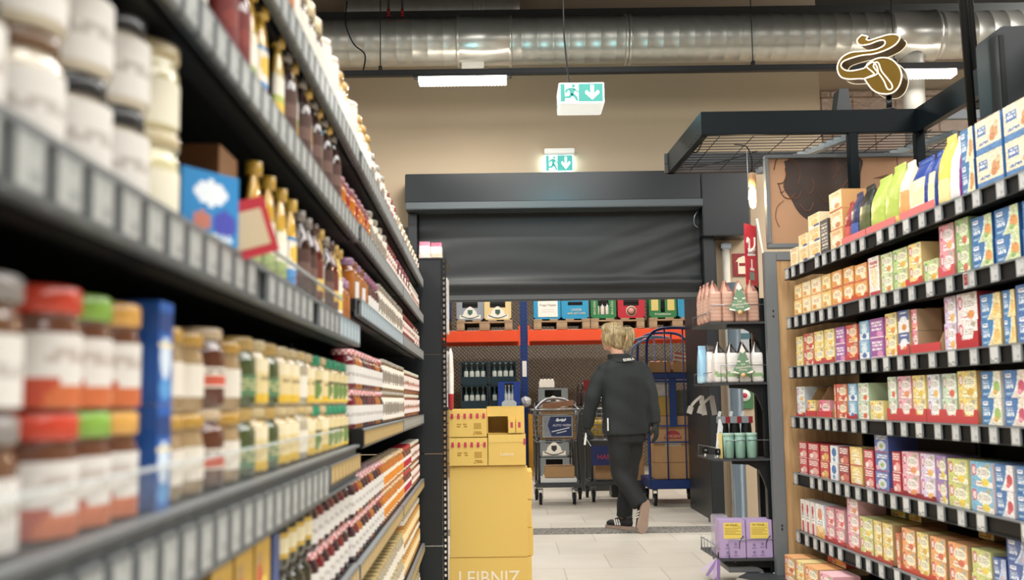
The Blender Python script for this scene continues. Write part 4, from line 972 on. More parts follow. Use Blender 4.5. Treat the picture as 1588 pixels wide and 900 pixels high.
J = {  # kind: (look, r, h, content, lid, label, kwargs)
 'whitejar': ('pale dip jar with black lid', .041, .094, '#d9cfbd', '#2b2c2e', wh, dict(lab_z=(.08, .72), lab_paint=lp_script, lid_h=.2)),
 'whitejar2': ('cream dip jar with brown lid', .041, .096, '#cfc4ae', '#6e5239', wh, dict(lab_z=(.08, .66), lab_paint=lp_script, lid_h=.16)),
 'creamjar': ('cream jar with beige lid', .043, .098, '#d8d0a6', '#c3b592', '#e9e4cf', dict(lab_z=(.06, .56), lid_h=.18, neck=.92)),
 'bigchoc': ('brown spread jar with white label', .052, .099, '#6b4a35', '#8b8581', wh, dict(lab_z=(.05, .56), lab_paint=lp_script, lid_h=.2, neck=.92)),
 'redlid': ('spread jar with red lid', .036, .1, '#6a4533', '#c8452f', '#f0ece8', dict(lab_z=(.03, .62), lab_paint=lp_hazel, lid_h=.22, neck=.92)),
 'greenlid': ('spread jar with lime green lid', .036, .1, '#6a4533', '#86b04a', '#f0ece8', dict(lab_z=(.03, .62), lab_paint=lp_hazel, lid_h=.22, neck=.92)),
 'orangelid': ('spread jar with orange lid', .036, .1, '#6a4533', '#dba656', '#f0ece8', dict(lab_z=(.03, .62), lab_paint=lp_hazel, lid_h=.22, neck=.92)),
 'goldlid': ('glass jar with gold lid', .040, .094, '#a58c68', '#b58d3f', '#e3dccf', dict(lab_z=(.2, .6), lid_h=.18, neck=.92)),
 'brownjar': ('dark brown glass jar', .038, .10, '#5c3322', '#c9b394', '#a06a45', dict(lab_z=(.25, .5), lab_paint=lp_blob, lid_h=.15)),
 'greenjar': ('green pesto jar with gold lid', .040, .10, '#46532f', '#b7985a', '#4f7a4f', dict(lab_z=(.15, .45), lab_paint=D('#577d57', ('t', .1, .2, .9, .8, '#c9c28f', 3)), lid_h=.2)),
 'creamlab': ('jar with cream and yellow label', .041, .10, '#b49a5c', '#c9b68a', '#efe2bf', dict(lab_z=(.06, .72), lab_paint=lp_cream, lid_h=.16)),
 'tealid': ('jar with bright green lid', .038, .10, '#bda775', '#2f8f6c', '#dcc98c', dict(lab_z=(.06, .7), lab_paint=lp_green, lid_h=.2)),
 'jamred': ('red jam jar with gingham lid', .036, .104, '#6e1720', None, wh, dict(check=('#d4606a', '#f2dcda'), lab_paint=lp_script, lid_h=.15)),
 'jamgold': ('golden jam jar with gingham lid', .036, .104, '#a8641a', None, wh, dict(check=('#d4606a', '#f2dcda'), lab_paint=lp_script, lid_h=.15)),
 'jamdark': ('dark jam jar with gingham lid', .036, .104, '#33141f', None, wh, dict(check=('#d4606a', '#f2dcda'), lab_paint=lp_script, lid_h=.15)),
 'artjar': ('white labelled jar with grey lid', .037, .107, '#8a6a45', '#a8a396', '#eee8dc', dict(lab_z=(.1, .80), lab_paint=lp_art, lid_h=.12, neck=.92)),
 'rosyjar': ('pink labelled jar with white lid', .034, .104, '#8a4a34', '#e2dccb', '#e9dcd6', dict(lab_z=(.2, .75), lab_paint=lp_rosy, lid_h=.14)),
 'honey': ('honey jar with lilac lid', .034, .110, '#a5601e', '#a07a9c', None, dict(lid_h=.18, content2='#8f4f22')),
 'honeyw': ('honey jar with white label', .034, .110, '#9c5a20', '#8e5236', wh, dict(lab_z=(.05, .5), lid_h=.16)),
 'plum': ('plum jam jar with mauve lid', .034, .110, '#4a1a2a', '#a8688c', wh, dict(lab_z=(.05, .45), lid_h=.18)),
 'greytop': ('cream jar with grey lid', .036, .120, '#cabfa8', '#a6a096', '#efe9de', dict(lab_z=(.08, .78), lab_paint=lp_art, lid_h=.14, neck=.92)),
 'redjar': ('red sauce jar', .033, .112, '#8e2522', '#8c3a34', '#b9564e', dict(lab_z=(.3, .7), lab_paint=lp_rosy, lid_h=.16)),
 'amberjar': ('amber jelly jar with mauve lid', .034, .10, '#c0701c', '#9a5f70', None, dict(lid_h=.18)),
 'redjelly': ('red jelly jar with mauve lid', .034, .10, '#a3301c', '#8d5468', None, dict(lid_h=.18)),
 'pickle': ('tall pickle jar with beige lid', .042, .150, '#6a5f52', '#c9b894', '#d8d4c8', dict(lab_z=(.1, .6), lid_h=.22, neck=.9)),
 'whitetall': ('tall white jar with gold lid', .042, .150, '#d2ab6c', '#c39a55', '#f0ece2', dict(lab_z=(.04, .66), lid_h=.14, neck=.86)),
 'whitepot': ('white pot with red rim', .042, .15, '#efe9e2', '#d8c9b8', wh, dict(lab_z=(.2, .9), lid_h=.12, neck=.92)),
 'orangejam': ('orange marmalade jar with checked lid', .036, .104, '#c5701a', None, '#efd9a8', dict(check=('#d39a4a', '#f2e2c4'), lab_paint=D('#eee4d0', ('e', .5, .4, .3, .3, '#dc8a2c')), lid_h=.15)),
 'berryjam': ('berry jam jar with red lid', .036, .104, '#5a1626', '#b82f3a', '#f0e3df', dict(lab_paint=D('#efe6e2', ('e', .5, .4, .22, .3, '#b02038')), lid_h=.15)),
 'goldjar': ('clear jar with gold rim', .037, .10, '#b3aa92', '#c9b27a', '#e8e2d2', dict(lab_z=(.15, .55), lid_h=.14)),
 'nutjar': ('peanut butter jar with pale lid', .036, .12, '#b07a3c', '#e7dfcb', '#dcae6a', dict(lab_z=(.2, .7), lab_paint=D('#d9a85e', ('e', .5, .4, .3, .3, '#f0dfae')), lid_h=.16, neck=.92)),
 'oliveglas': ('dark bottle-like jar with cream label', .032, .12, '#2f3020', '#26241f', '#c9a850', dict(lab_z=(.15, .5), lab_paint=D('#c7a64c', ('e', .5, .5, .3, .3, '#e7dcb8')), lid_h=.15, neck=.7)),
}
def bottle(r, h, body, cap, lab, kind):
    """squeeze or sauce bottle: body, shoulders, cap"""
    b = MB()
    if kind == 'tube':
        b.lathe([(r * .92, 0), (r, .006), (r, h * .58), (r * .8, h * .74), (r * .45, h * .86), (r * .42, h * .88)], 16, cols=[body[0]] * 2 + [body[1]] + [body[1]] * 3, sy=.42)
    else:
        b.lathe([(r * .9, 0), (r, .006), (r, h * .6), (r * .78, h * .7), (r * .4, h * .82), (r * .4, h * .9)], 16, col=body[0], sy=.8)
    l = MB(); l.lathe([(r * .48, 0), (r * .48, h * .12), (r * .3, h * .125)], 14, z=h * .86, col=cap)
    lb = MB(); nx, nz = 14, 12; vs = []; fs = []; cc = []; z0, z1 = h * .1, h * .54
    for j in range(nz + 1):
        for i in range(nx + 1):
            a = -PI / 2 + (i / nx - .5) * PI * 1.2; vs.append(((r + .0008) * math.cos(a), (r + .0008) * (.42 if kind == 'tube' else .8) * math.sin(a), z0 + (z1 - z0) * j / nz))
    for j in range(nz):
        for i in range(nx):
            fs.append((j * (nx + 1) + i, j * (nx + 1) + i + 1, (j + 1) * (nx + 1) + i + 1, (j + 1) * (nx + 1) + i)); cc.append(lab((i + .5) / nx, (j + .5) / nz))
    lb.add(vs, fs, cols=cc, smooth=True)
    return b, l, lb
B = {
 'mustard': ('yellow squeeze bottle', .027, .172, ('#c9b05a', '#d9a93c'), '#c9a03c', D('#efe8d2', ('r', 0, 0, 1, .35, '#9db06a'), ('e', .5, .6, .3, .2, '#f6f0e0')), 'tube'),
 'mustblue': ('yellow squeeze bottle with blue foot', .027, .172, ('#4a90c8', '#e0b244'), '#d9b04a', D('#efe7da', ('r', 0, 0, 1, .3, '#3f8fd0'), ('r', .5, 0, 1, .25, '#c8433c'), ('e', .5, .7, .3, .2, '#e8c04c')), 'tube'),
 'ketchup': ('dark red sauce bottle', .028, .165, ('#5a1410', '#5a1410'), '#2a1a18', D('#6a1812', ('e', .5, .5, .3, .2, '#7d2a1e')), 'sauce'),
 'brown': ('dark brown sauce bottle', .028, .168, ('#38221c', '#38221c'), '#8a8078', D('#4a2f28', ('r', 0, .3, 1, .7, '#6a5048')), 'sauce'),
 'whiteyel': ('slim white and yellow squeeze bottle', .026, .172, ('#e6d9b4', '#dcb95a'), '#c09a48', D('#efe9da', ('r', 0, .1, 1, .4, '#e7c23e'), ('r', 0, .45, 1, .6, '#b9c26a')), 'tube'),
 'fox': ('red-brown sauce bottle', .028, .17, ('#5d2418', '#5d2418'), '#4a2a20', D('#6a2c1e', ('r', 0, .2, 1, .5, '#d9b45a')), 'sauce'),
 'pale': ('beige dressing bottle', .034, .19, ('#d9b98a', '#e0c79c'), '#caa46a', D('#eed7bc', ('r', 0, .0, 1, .3, '#b06a3a')), 'sauce'),
}
meshes = {}
def get(kind, parts):
    key = (kind, parts)
    if key not in meshes:
        if kind in J:
            look, r, h, content, lid, lab, kw = J[kind]; b, l, lb = jar_parts(r, h, content, lid, lab, n=24 if parts else 14, **kw)
        else:
            look, r, h, body, cap, lab, kd = B[kind]; b, l, lb = bottle(r, h, body, cap, lab, kd)
        if parts:
            meshes[key] = (b.mesh(kind, M['jar']), l.mesh('lid', M['gloss']), lb.mesh('label', M['paper']) if lb else None)
        else:
            for o_, mi in ((l, 1), (lb, 2)):
                if o_: b.add(o_.v, o_.f, cols=o_.c, m=mi, smooth=True)
            meshes[key] = b.mesh(kind, [M['jar'], M['gloss'], M['paper']])
    return meshes[key]
NAME = dict(jamred='jam_jar', jamgold='jam_jar', jamdark='jam_jar', orangejam='jam_jar', berryjam='jam_jar', plum='jam_jar', redjelly='jelly_jar', amberjar='jelly_jar', honey='honey_jar', honeyw='honey_jar', bigchoc='spread_jar', redlid='spread_jar', greenlid='spread_jar', orangelid='spread_jar', nutjar='peanut_butter_jar', greenjar='pesto_jar', pickle='pickle_jar', whitejar='dip_jar', whitejar2='dip_jar', creamjar='dip_jar', redjar='sauce_jar')
SHN = {'D': 'top', 'C': 'second', 'B': 'third', 'A': 'fourth', 'A2': 'fifth', 'A3': 'sixth', 'A4': 'bottom'}
COUNT = {}
rj = random.Random(8)
def put(kind, s, sh, z, tier=None, o=-.012):
    look, r, h = (J.get(kind) or B.get(kind))[:3]
    parts = s < 3.3
    COUNT[(sh, tier)] = COUNT.get((sh, tier), 0) + 1; i = COUNT[(sh, tier)] - 1
    tr = {None: '', 0: ' lower tier,', 1: ' upper tier,', 2: ' topmost tier,'}[tier]
    lb = f"{look},{tr} {ordn(i)} from near end, left rack's {SHN[sh]} shelf"
    nm = NAME.get(kind, 'jar') if kind in J else 'sauce_bottle'
    p = L_(s, -(r if kind in J else r * .5) + o - (0 if not tier else rj.uniform(0, .002)), z)
    ms = get(kind, parts); g = f'jars on the {SHN[sh]} shelf of the left rack'
    rz = RZL + R(rj.uniform(-12, 6)) - .3 if kind in J else RZL
    if parts:
        t = link(nm, ms[0], None, p, rz); tag(t, lb, nm, g)
        link('lid' if kind in J else 'cap', ms[1], t)
        if ms[2]: link('label', ms[2], t)
    else:
        t = link(nm, ms, None, p, rz); tag(t, lb, nm, g)
    return h
def row(seq, sh, z, tiers=1):
    """seq: [(kinds cycle, s0, s1, pitch)]"""
    for kinds, s0, s1, pitch in seq:
        n = max(1, int(round((s1 - s0) / pitch)))
        for k in range(n):
            kind = kinds[k % len(kinds)]; s = s0 + (k + .5) * (s1 - s0) / n
            h = (J.get(kind) or B.get(kind))[2]
            for t in range(tiers):
                put(kind, s, sh, z + .0005 + t * (h + .0008), t if tiers > 1 else None)
# third shelf (eye level)
row([(['whitejar', 'whitejar2', 'whitejar', 'whitejar'], .63, 1.045, .104), (['creamjar'], 1.045, 1.145, .1)], 'B', ZN['B'], 2)
row([(['mustard', 'mustard'], 1.475, 1.68, .10), (['mustard', 'mustblue'], 1.68, 1.87, .095), (['brown', 'brown', 'fox'], 1.87, 2.11, .08), (['whiteyel', 'brown', 'fox'], 2.11, 2.33, .074), (['whiteyel', 'whiteyel'], 2.33, 2.47, .07), (['honey'], 2.47, 2.60, .072)], 'B', ZN['B'])
row([(['honey', 'honeyw'], 2.63, 3.02, .074), (['plum'], 3.02, 3.32, .074), (['greytop'], 3.32, 4.04, .080), (['greytop'], 4.08, 4.32, .08), (['redjar'], 4.32, 5.10, .07), (['rosyjar', 'redjar'], 5.10, 5.46, .072)], 'B', ZF['B'])
# fourth shelf, spreads then jams
row([(['bigchoc'], .665, .785, .112), (['redlid', 'greenlid', 'orangelid'], .80, 1.02, .0735)], 'A', ZN['A'], 2)
row([(['goldlid', 'goldlid'], 1.085, 1.26, .086), (['brownjar', 'goldlid'], 1.27, 1.44, .084), (['greenjar', 'creamlab', 'greenjar'], 1.45, 1.71, .085), (['creamlab', 'creamlab', 'goldjar', 'creamlab', 'tealid'], 1.72, 2.25, .087), (['tealid'], 2.25, 2.57, .08)], 'A', ZN['A'], 2)
row([(['jamred', 'jamgold', 'jamgold', 'jamdark', 'jamdark', 'jamred', 'jamdark'], 2.66, 3.46, .0755), (['artjar'], 3.46, 4.04, .079), (['artjar'], 4.08, 4.40, .079), (['rosyjar'], 4.40, 5.46, .072)], 'A', ZF['A'], 2)
# second and top shelves
row([(['pickle'], 1.14, 1.25, .1)], 'C', ZN['C'])
row([(['ketchup', 'ketchup'], 1.28, 1.43, .07), (['mustard', 'mustblue'], 1.44, 1.60, .078), (['whiteyel', 'brown'], 1.66, 1.86, .075), (['brown', 'mustblue', 'brown', 'whiteyel'], 1.88, 2.36, .072), (['redjelly', 'amberjar'], 2.37, 2.60, .074)], 'C', ZN['C'])
row([(['amberjar', 'redjelly', 'amberjar'], 2.64, 3.06, .074), (['greytop', 'artjar'], 3.06, 3.60, .08), (['redjar'], 3.60, 4.04, .07), (['plum', 'redjar'], 4.08, 4.80, .073), (['rosyjar'], 4.80, 5.46, .072)], 'C', ZF['C'])
row([(['pale', 'pale', 'pale'], 1.46, 1.76, .095), (['pickle', 'pickle', 'pickle'], 1.78, 2.14, .10), (['whitepot', 'whitepot'], 2.16, 2.40, .1), (['whitetall'], 2.40, 2.58, .1)], 'D', ZN['D'])
row([(['whitepot'], 2.64, 2.76, .1), (['whitetall', 'whitetall', 'whitetall'], 2.78, 3.10, .1), (['greytop', 'rosyjar'], 3.12, 3.60, .078), (['rosyjar', 'redjar'], 3.60, 4.04, .074), (['goldjar', 'rosyjar'], 4.08, 5.46, .077)], 'D', ZF['D'])
# low shelves
row([(['oliveglas'], 1.72, 2.04, .074), (['jamdark', 'jamred'], 2.05, 2.58, .076)], 'A2', ZN['A2'], 2)
row([(['jamdark', 'jamred', 'jamgold', 'jamdark'], 2.65, 3.50, .076), (['orangejam'], 3.50, 4.04, .076), (['orangejam'], 4.08, 4.40, .076), (['berryjam'], 4.40, 4.84, .075), (['rosyjar'], 4.84, 5.46, .073)], 'A2', ZF['A2'], 2)
row([(['goldjar'], 3.0, 4.04, .077), (['goldjar'], 4.08, 4.36, .077), (['nutjar'], 4.36, 5.46, .077)], 'A3', ZF['A3'], 2)
row([(['goldjar'], 4.2, 5.46, .078)], 'A4', ZF['A4'], 2)

# packets between the jars
def lbox(s, w_, h, d, paint, side, z, lab, o=-.012, rz=0, cat='box', name='food_box', top=None):
    ob = link(name, pbox(w_, d, h, paint, side, top, name='packet'), None, L_(s, o, z), RZL + rz); tag(ob, lab, cat); return ob
lbox(1.235, .092, .088, .07, D('#2f86c4', ('e', .5, .7, .3, .18, '#e6eef6'), ('e', .35, .3, .16, .14, '#c07a6a'), ('e', .75, .3, .2, .18, '#4a4fb0'), ('t', .1, .05, .9, .15, '#d6e6f2', 2)), '#3a93cc', ZN['B'] + .001, 'blue packet leaning between white jars and sauce bottles on the left', name='food_box', rz=-.55)
lbox(1.39, .10, .15, .10, D('#7d5022', ('e', .5, .5, .3, .2, '#b5823c')), '#5e3715', ZN['B'] + .001, 'tall brown carton behind the blue packet on the left', o=-.03)
cw = thing('shelf_card', 'red and beige promotion card tilted out from the left rail', 'card', L_(1.325, .022, 1.24), RZL - 1.0)
MB().box(-.035, .035, -.001, .001, 0, .075, '#b32232', T=Matrix.Rotation(-.32, 4, 'Y')).build('card', M['paper'], cw)
MB().box(-.026, .026, -.0018, -.001, .012, .06, '#c7b393', T=Matrix.Rotation(-.32, 4, 'Y')).build('print_panel', M['paper'], cw)
for t in range(2):
    for k in range(1):
        lbox(1.055, .045, .104, .075, D('#1f5fb4', ('r', 0, .72, 1, .9, '#17407f'), ('e', .5, .45, .4, .2, '#d9e8f6'), ('r', 0, .55, 1, .62, '#e8dcb8'), ('e', .5, .15, .4, .1, '#5aa0dc')), '#1a4f98', ZN['A'] + .001 + t * .105, 'tall blue spread box between orange lids and gold lids, ' + ('upper' if t else 'lower'), o=-.008)
ys = D('#c9a13a', ('r', .1, .1, .45, .9, '#b58f5a'), ('e', .62, .5, .24, .2, '#efd75a'), ('e', .4, .25, .2, .14, '#7d9a44'), ('e', .3, .7, .2, .12, '#c8572f'))
for k, s in enumerate((.96, 1.08, 1.20, 1.32, 1.44, 1.56)):
    lbox(s, .105, .2 - (.0 if k > 2 else .03), .09, ys, '#b5913e', ZN['A2'] + .001, f'golden yellow carton, {ordn(k)} from near end, left rack\'s fifth shelf', name='food_box')
lbox(1.66, .05, .19, .09, D('#2f4a86', ('e', .5, .5, .3, .12, '#c8b0a0')), '#2a4278', ZN['A2'] + .001, 'narrow blue carton beside the yellow cartons on the left fifth shelf')
# ---------------------------------------------------------------- yellow biscuit display
yb = '#e3c168'; yd = '#d9ad3c'; pk = '#c2344e'
def ycase(w, d, h, name, flaps=True, window=None, barcode=True):
    b = MB()
    b.bevbox(-w / 2, w / 2, 0, d, 0, h, .0025, col=yb)
    return b
Y0 = 5.74
bx = thing('display_carton', 'big yellow carton with white lettering at the foot of the yellow display', 'carton', (-.135, Y0, 0))
MB().bevbox(-.227, .222, 0, .40, 0, .2, .002).build('carton_body', M['yellowcard'], bx)
text('lettering', 'LEIBNIZ', .108, mat('white_print', '#f2ead6', .5), bx, (-.012, -.0012, .088), sx=.90)
b2 = thing('display_carton', 'large plain yellow front board of the biscuit display', 'carton', (-.135, Y0, .202))
MB().bevbox(-.222, .205, 0, .02, 0, .492, .003).build('front_board', M['yellowcard'], b2)
for k in range(3):
    z0 = .203 + k * .152
    t = thing('biscuit_carton', 'yellow biscuit carton behind the front board, ' + ('lowest', 'middle', 'highest')[k] + ' of three', 'carton', (-.125, Y0 + .03, z0), 0, 'cartons behind the yellow board')
    MB().bevbox(-.225 + .004 * k, .222 - .006 * (k % 2), 0, .34, 0, .150, .0025).build('carton_body', M['yellowcard'], t)
    MB().bevbox(.2165 - .006 * (k % 2), .2235 - .006 * (k % 2), .03, .05, .1, .12, .001).build('red_mark', mat('red_mark', pk, .5), t)
def flap_row(b, x0, x1, n, z, h):
    w_ = (x1 - x0) / n
    for i in range(n):
        b.bevbox(x0 + i * w_ + .001, x0 + (i + 1) * w_ - .0015, -.002, .002, z, z + h, .0008)
red_m = mat('red_print', '#c23a58', .5); brown_m = mat('brown_print', '#a8822e', .6)
def small_case(x0, x1, z0, h, lab, kind, y=Y0 - .02):
    w_ = x1 - x0; t = thing('biscuit_carton', lab, 'carton', ((x0 + x1) / 2, y, z0))
    if kind == 'open':
        b = MB(); d = .22
        b.box(-w_ / 2, w_ / 2, 0, d, 0, .003); b.box(-w_ / 2, -w_ / 2 + .004, 0, d, 0, h); b.box(w_ / 2 - .004, w_ / 2, 0, d, 0, h); b.box(-w_ / 2, w_ / 2, d - .004, d, 0, h)
        b.box(-w_ / 2 + .0041, w_ / 2 - .0041, 0, .004, h * .64, h - .0041); b.box(-w_ / 2 - .001, w_ / 2 + .001, -.001, d + .001, h - .004, h)
        b.box(.012, w_ / 2 - .0041, .0, .004, .0031, h * .639)
        b.build('carton_body', M['yellowcard'], t)
        return t
    MB().bevbox(-w_ / 2, w_ / 2, 0, .22, 0, h, .002).build('carton_body', M['yellowcard'], t)
    n = 6; f = MB(); flap_row(f, -w_ / 2, w_ / 2, n, h * .74, h * .26)
    f.build('lid_flaps', mat('yellow_flap', '#e6c66e', .5), t)
    if kind == 'front':
        for i in range(n):
            x = -w_ / 2 + (i + .55) * w_ / n
            b = MB(); b.box(x - .007, x + .007, -.0032, -.002, h * .66, h * .84); b.box(x - .007, x + .007, -.0036, -.003, h * .72, h * .78)
            b.build('red_mark', red_m, t)
        b = MB()
        for k in range(9): b.box(.035 + k * .0045, .0375 + k * .0045, -.001, 0.0005, h * .28, h * .5)
        b.build('barcode', brown_m, t)
        b = MB()
        for k, (xa, xb, z) in enumerate(((-.06, -.035, .44), (-.06, -.04, .36), (-.025, -.005, .44), (-.02, -.002, .36), (.035, .075, .16), (.045, .08, .1), (.03, .04, .08))):
            b.box(xa, xb, -.001, .0005, h * z, h * z + .006)
        b.build('small_print', brown_m, t)
    else:
        text('lettering', 'Leibniz', .026, mat('white_print2', '#f4ead0', .5), t, (0, -.001, h * .36), sx=1)
        b = MB(); b.box(w_ / 2 - .012, w_ / 2 - .001, -.0032, -.002, h * .66, h * .86); b.build('red_mark', red_m, t)
    return t
small_case(-.357, -.147, .697, .152, 'yellow biscuit carton, left one of the second row from the top', 'front')
small_case(-.143, .063, .697, .168, 'yellow biscuit carton with white lettering, right one of the second row', 'plain')
small_case(-.359, -.150, .853, .153, 'yellow biscuit carton with red marks, top left of the display', 'front')
small_case(-.148, .058, .868, .150, 'open yellow biscuit carton, top right of the display', 'open', Y0 + .0)
for x in (-.012, .03):
    t = thing('biscuit_pack', 'small yellow biscuit pack in the open carton, ' + ('left one' if x < 0 else 'right one'), 'packet', (x, Y0 - .022, .871), 0, 'packs in the open carton')
    MB().bevbox(-.019, .019, 0, .02, 0, .078, .002).build('pack_body', M['yellowcard'], t)
    MB().box(-.007, .007, -.0008, .0004, .03, .06).build('red_mark', red_m, t)

# ---------------------------------------------------------------- coffee stand at the head of the right rack
st = thing('coffee_stand', 'dark display stand with four cantilevered shelves at the end of the right rack', 'display stand', (1.10, 5.72, 0))
MB().bevbox(.285, .325, .20, .26, .10, 1.82, .003).build('post', M['anth'], st)
MB().bevbox(.285, .325, .02, .08, .10, 1.60, .003).build('post', M['anth'], st)
b = MB(); b.bevbox(.06, .29, .03, .5, .10, .13, .004); b.build('foot', M['grey'], st)
def shx(y): return -.045 * y
CSH = ((1.468, 'top'), (1.132, 'second'), (.715, 'third'), (.178, 'bottom'))
for z, nm in CSH:
    b = MB(); x0 = -.005 if z > 1 else .005
    poly = [(x0, 0), (.31, 0), (.31 - .02, .46), (x0 - .021, .46)]
    vs = [(x, y, z - .012) for x, y in poly] + [(x, y, z) for x, y in poly]
    b.add(vs, [(0, 3, 2, 1), (4, 5, 6, 7), (0, 1, 5, 4), (1, 2, 6, 5), (2, 3, 7, 6), (3, 0, 4, 7)])
    s_ = b.build('shelf_plate', M['rail'], st)
    b = MB(); g = .095 if z > 1 else .1
    gx = x0 + .004
    if z < 1.4: b.tube([(gx + .05, .004, z), (gx + .05, .004, z + g), (.30, .004, z + g)], .0025, 6)
    else: b.tube([(gx, .004, z), (gx, .004, z + g), (.30, .004, z + g)], .0025, 6)
    b.tube([(gx, .01, z + g * .6), (gx - .018, .45, z + g * .6), (gx - .018, .45, z)], .0025, 6)
    b.build('wire_guard', M['chrome'], s_)
    b = MB()
    q = [(.30, z - .012), (.10, z - .012), (.10, z - .03), (.19, z - .035), (.245, z - .065), (.27, z - .12), (.285, z - .17), (.30, z - .17)]
    b.prism(q, .03, .06); b.build('bracket', M['black'], s_)
b = MB()
for k in range(5): b.tube([(-.012 - .0035 * k, .05 + k * .08, .178), (-.012 - .0035 * k, .05 + k * .08, .26)], .002, 5)
b.build('front_fence', M['chrome'], st)

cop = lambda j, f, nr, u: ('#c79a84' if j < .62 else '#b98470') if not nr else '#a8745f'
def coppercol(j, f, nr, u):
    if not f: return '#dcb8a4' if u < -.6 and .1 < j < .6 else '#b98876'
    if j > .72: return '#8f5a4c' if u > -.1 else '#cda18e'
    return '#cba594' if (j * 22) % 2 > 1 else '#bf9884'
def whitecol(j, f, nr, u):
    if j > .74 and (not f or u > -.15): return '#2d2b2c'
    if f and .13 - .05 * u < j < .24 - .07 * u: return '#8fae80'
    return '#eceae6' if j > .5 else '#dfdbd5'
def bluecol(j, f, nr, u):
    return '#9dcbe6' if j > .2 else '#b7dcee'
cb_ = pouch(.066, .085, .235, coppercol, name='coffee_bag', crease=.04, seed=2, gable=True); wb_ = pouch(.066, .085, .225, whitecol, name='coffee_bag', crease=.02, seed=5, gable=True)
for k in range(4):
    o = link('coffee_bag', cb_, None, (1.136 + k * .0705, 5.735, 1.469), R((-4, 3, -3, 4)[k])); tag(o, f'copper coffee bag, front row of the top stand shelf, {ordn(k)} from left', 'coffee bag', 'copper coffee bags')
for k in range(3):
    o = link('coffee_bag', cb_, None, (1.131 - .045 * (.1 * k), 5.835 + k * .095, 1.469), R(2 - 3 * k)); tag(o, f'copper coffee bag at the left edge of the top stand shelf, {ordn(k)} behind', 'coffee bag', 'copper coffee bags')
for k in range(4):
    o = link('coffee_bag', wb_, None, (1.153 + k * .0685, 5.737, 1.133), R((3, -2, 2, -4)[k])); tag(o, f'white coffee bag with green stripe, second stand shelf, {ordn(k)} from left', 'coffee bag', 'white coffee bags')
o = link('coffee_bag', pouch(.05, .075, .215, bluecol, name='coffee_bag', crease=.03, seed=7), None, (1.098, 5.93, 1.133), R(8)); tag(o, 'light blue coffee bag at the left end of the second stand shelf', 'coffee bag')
o = link('coffee_bag', pouch(.05, .07, .215, lambda j, f, nr, u: '#e6dcd8' if j < .8 else '#4a3f3a', name='coffee_bag', crease=.05, seed=8), None, (1.123, 5.842, 1.133), R(-5)); tag(o, 'speckled white coffee bag between the blue bag and the white row', 'coffee bag')
# tree-shaped price toppers
def tree_topper(x, y, z, lab, s=1.0):
    t = thing('tree_topper', lab, 'sign', (x, y, z), R(-3))
    def P_(p): return [(a * s, c * s) for a, c in p]
    gm = '#6f9276'
    b = MB(); b.prism(P_([(-.055, .018), (-.02, .012), (.02, .012), (.055, .022), (.058, .03), (.03, .08), (.034, .085), (.02, .12), (.01, .15), (-.01, .15), (-.02, .12), (-.034, .085), (-.03, .08), (-.06, .028)]), 0, .003, gm)
    b.build('green_tree', M['card'], t)
    b = MB(); b.prism(P_([(-.002, .128), (-.017, .142), (-.002, .175), (.015, .142)]), -.001, .0031, '#f1ece2'); b.build('white_star', M['card'], t)
    b = MB()
    for p in ([(-.056, .02), (-.058, .031), (-.046, .028), (-.038, .024), (-.026, .022), (-.026, .015)], [(.052, .02), (.055, .033), (.042, .03), (.034, .024), (.024, .022), (.024, .015)], [(-.034, .084), (-.032, .09), (-.022, .088), (-.013, .085), (-.014, .079)], [(.033, .084), (.03, .09), (.022, .088), (.014, .085), (.016, .079)]):
        b.prism(P_(p), -.0008, 0, '#f4efe4')
    b.build('snow_edges', M['card'], t)
    b = MB(); b.lathe([(.0005, 0), (.013 * s, .0005), (.013 * s, .002)], 14, T=Matrix.Translation((0, .0, .006 * s)) @ Matrix.Rotation(PI / 2, 4, 'X'), col='#d9b27a'); b.build('round_seal', M['card'], t)
    pm = mat('cream_print', '#f1ead6', .6)
    text('lettering', 'DER', .014 * s, pm, t, (0, -.0008, .066 * s)); text('lettering', 'Weihnachts', .0185 * s, pm, t, (0, -.0008, .051 * s), rot=(PI / 2, -.12, 0), shear=.25); text('lettering', 'KAFFEE', .0135 * s, pm, t, (0, -.0008, .035 * s))
tree_topper(1.262, 5.70, 1.512, 'green Christmas tree price topper in front of the copper bags')
tree_topper(1.268, 5.70, 1.165, 'green Christmas tree price topper in front of the white bags', .98)

# third shelf: sage cups, thermos mugs, cards
sage = mat('sage_ceramic', '#7fa596', .45); sage_l = mat('sage_rim', '#9dbfb1', .4)
for k in range(3):
    t = thing('sage_cup', f'sage green cup on the third stand shelf, {ordn(k)} from left', 'cup', (1.183 + k * .063, 5.752, .716), 0, 'sage green cups')
    MB().lathe([(.024, 0), (.027, .004), (.029, .07), (.0295, .122)], 22).build('cup_body', sage, t)
    MB().lathe([(.0295, .122), (.0312, .124), (.0312, .137), (.029, .1385), (.001, .13)], 22).build('rim', sage_l, t)
for k in range(3):
    x = 1.178 + k * .065
    t = thing('thermos_mug', f'black thermos mug in a grey and red sleeve behind the cups, {ordn(k)} from left', 'mug', (x, 5.86, .716), 0, 'thermos mugs behind the cups')
    MB().lathe([(.026, 0), (.029, .01), (.030, .15), (.027, .185), (.027, .19)], 18).build('mug_body', M['black'], t)
    b = MB(); b.bevbox(-.031, .031, -.03, .03, .19, .228, .002, col='#8d949b'); b.box(.008, .0315, -.0308, .0, .191, .227, '#8e1d26'); b.build('sleeve_box', M['card'], t)
    b = MB(); b.prism([(-.03, .228), (-.012, .228), (-.006, .255), (-.022, .258)], .0, .003, '#dfe6ea'); b.build('price_flag', M['card'], t)
t = thing('price_card', 'tall white price card leaning at the left of the sage cups', 'card', (1.135, 5.80, .717), R(12))
b = MB(); b.prism([(-.022, 0), (.012, 0), (.032, .17), (.018, .215), (.008, .21)], 0, .003, '#e4eaee')
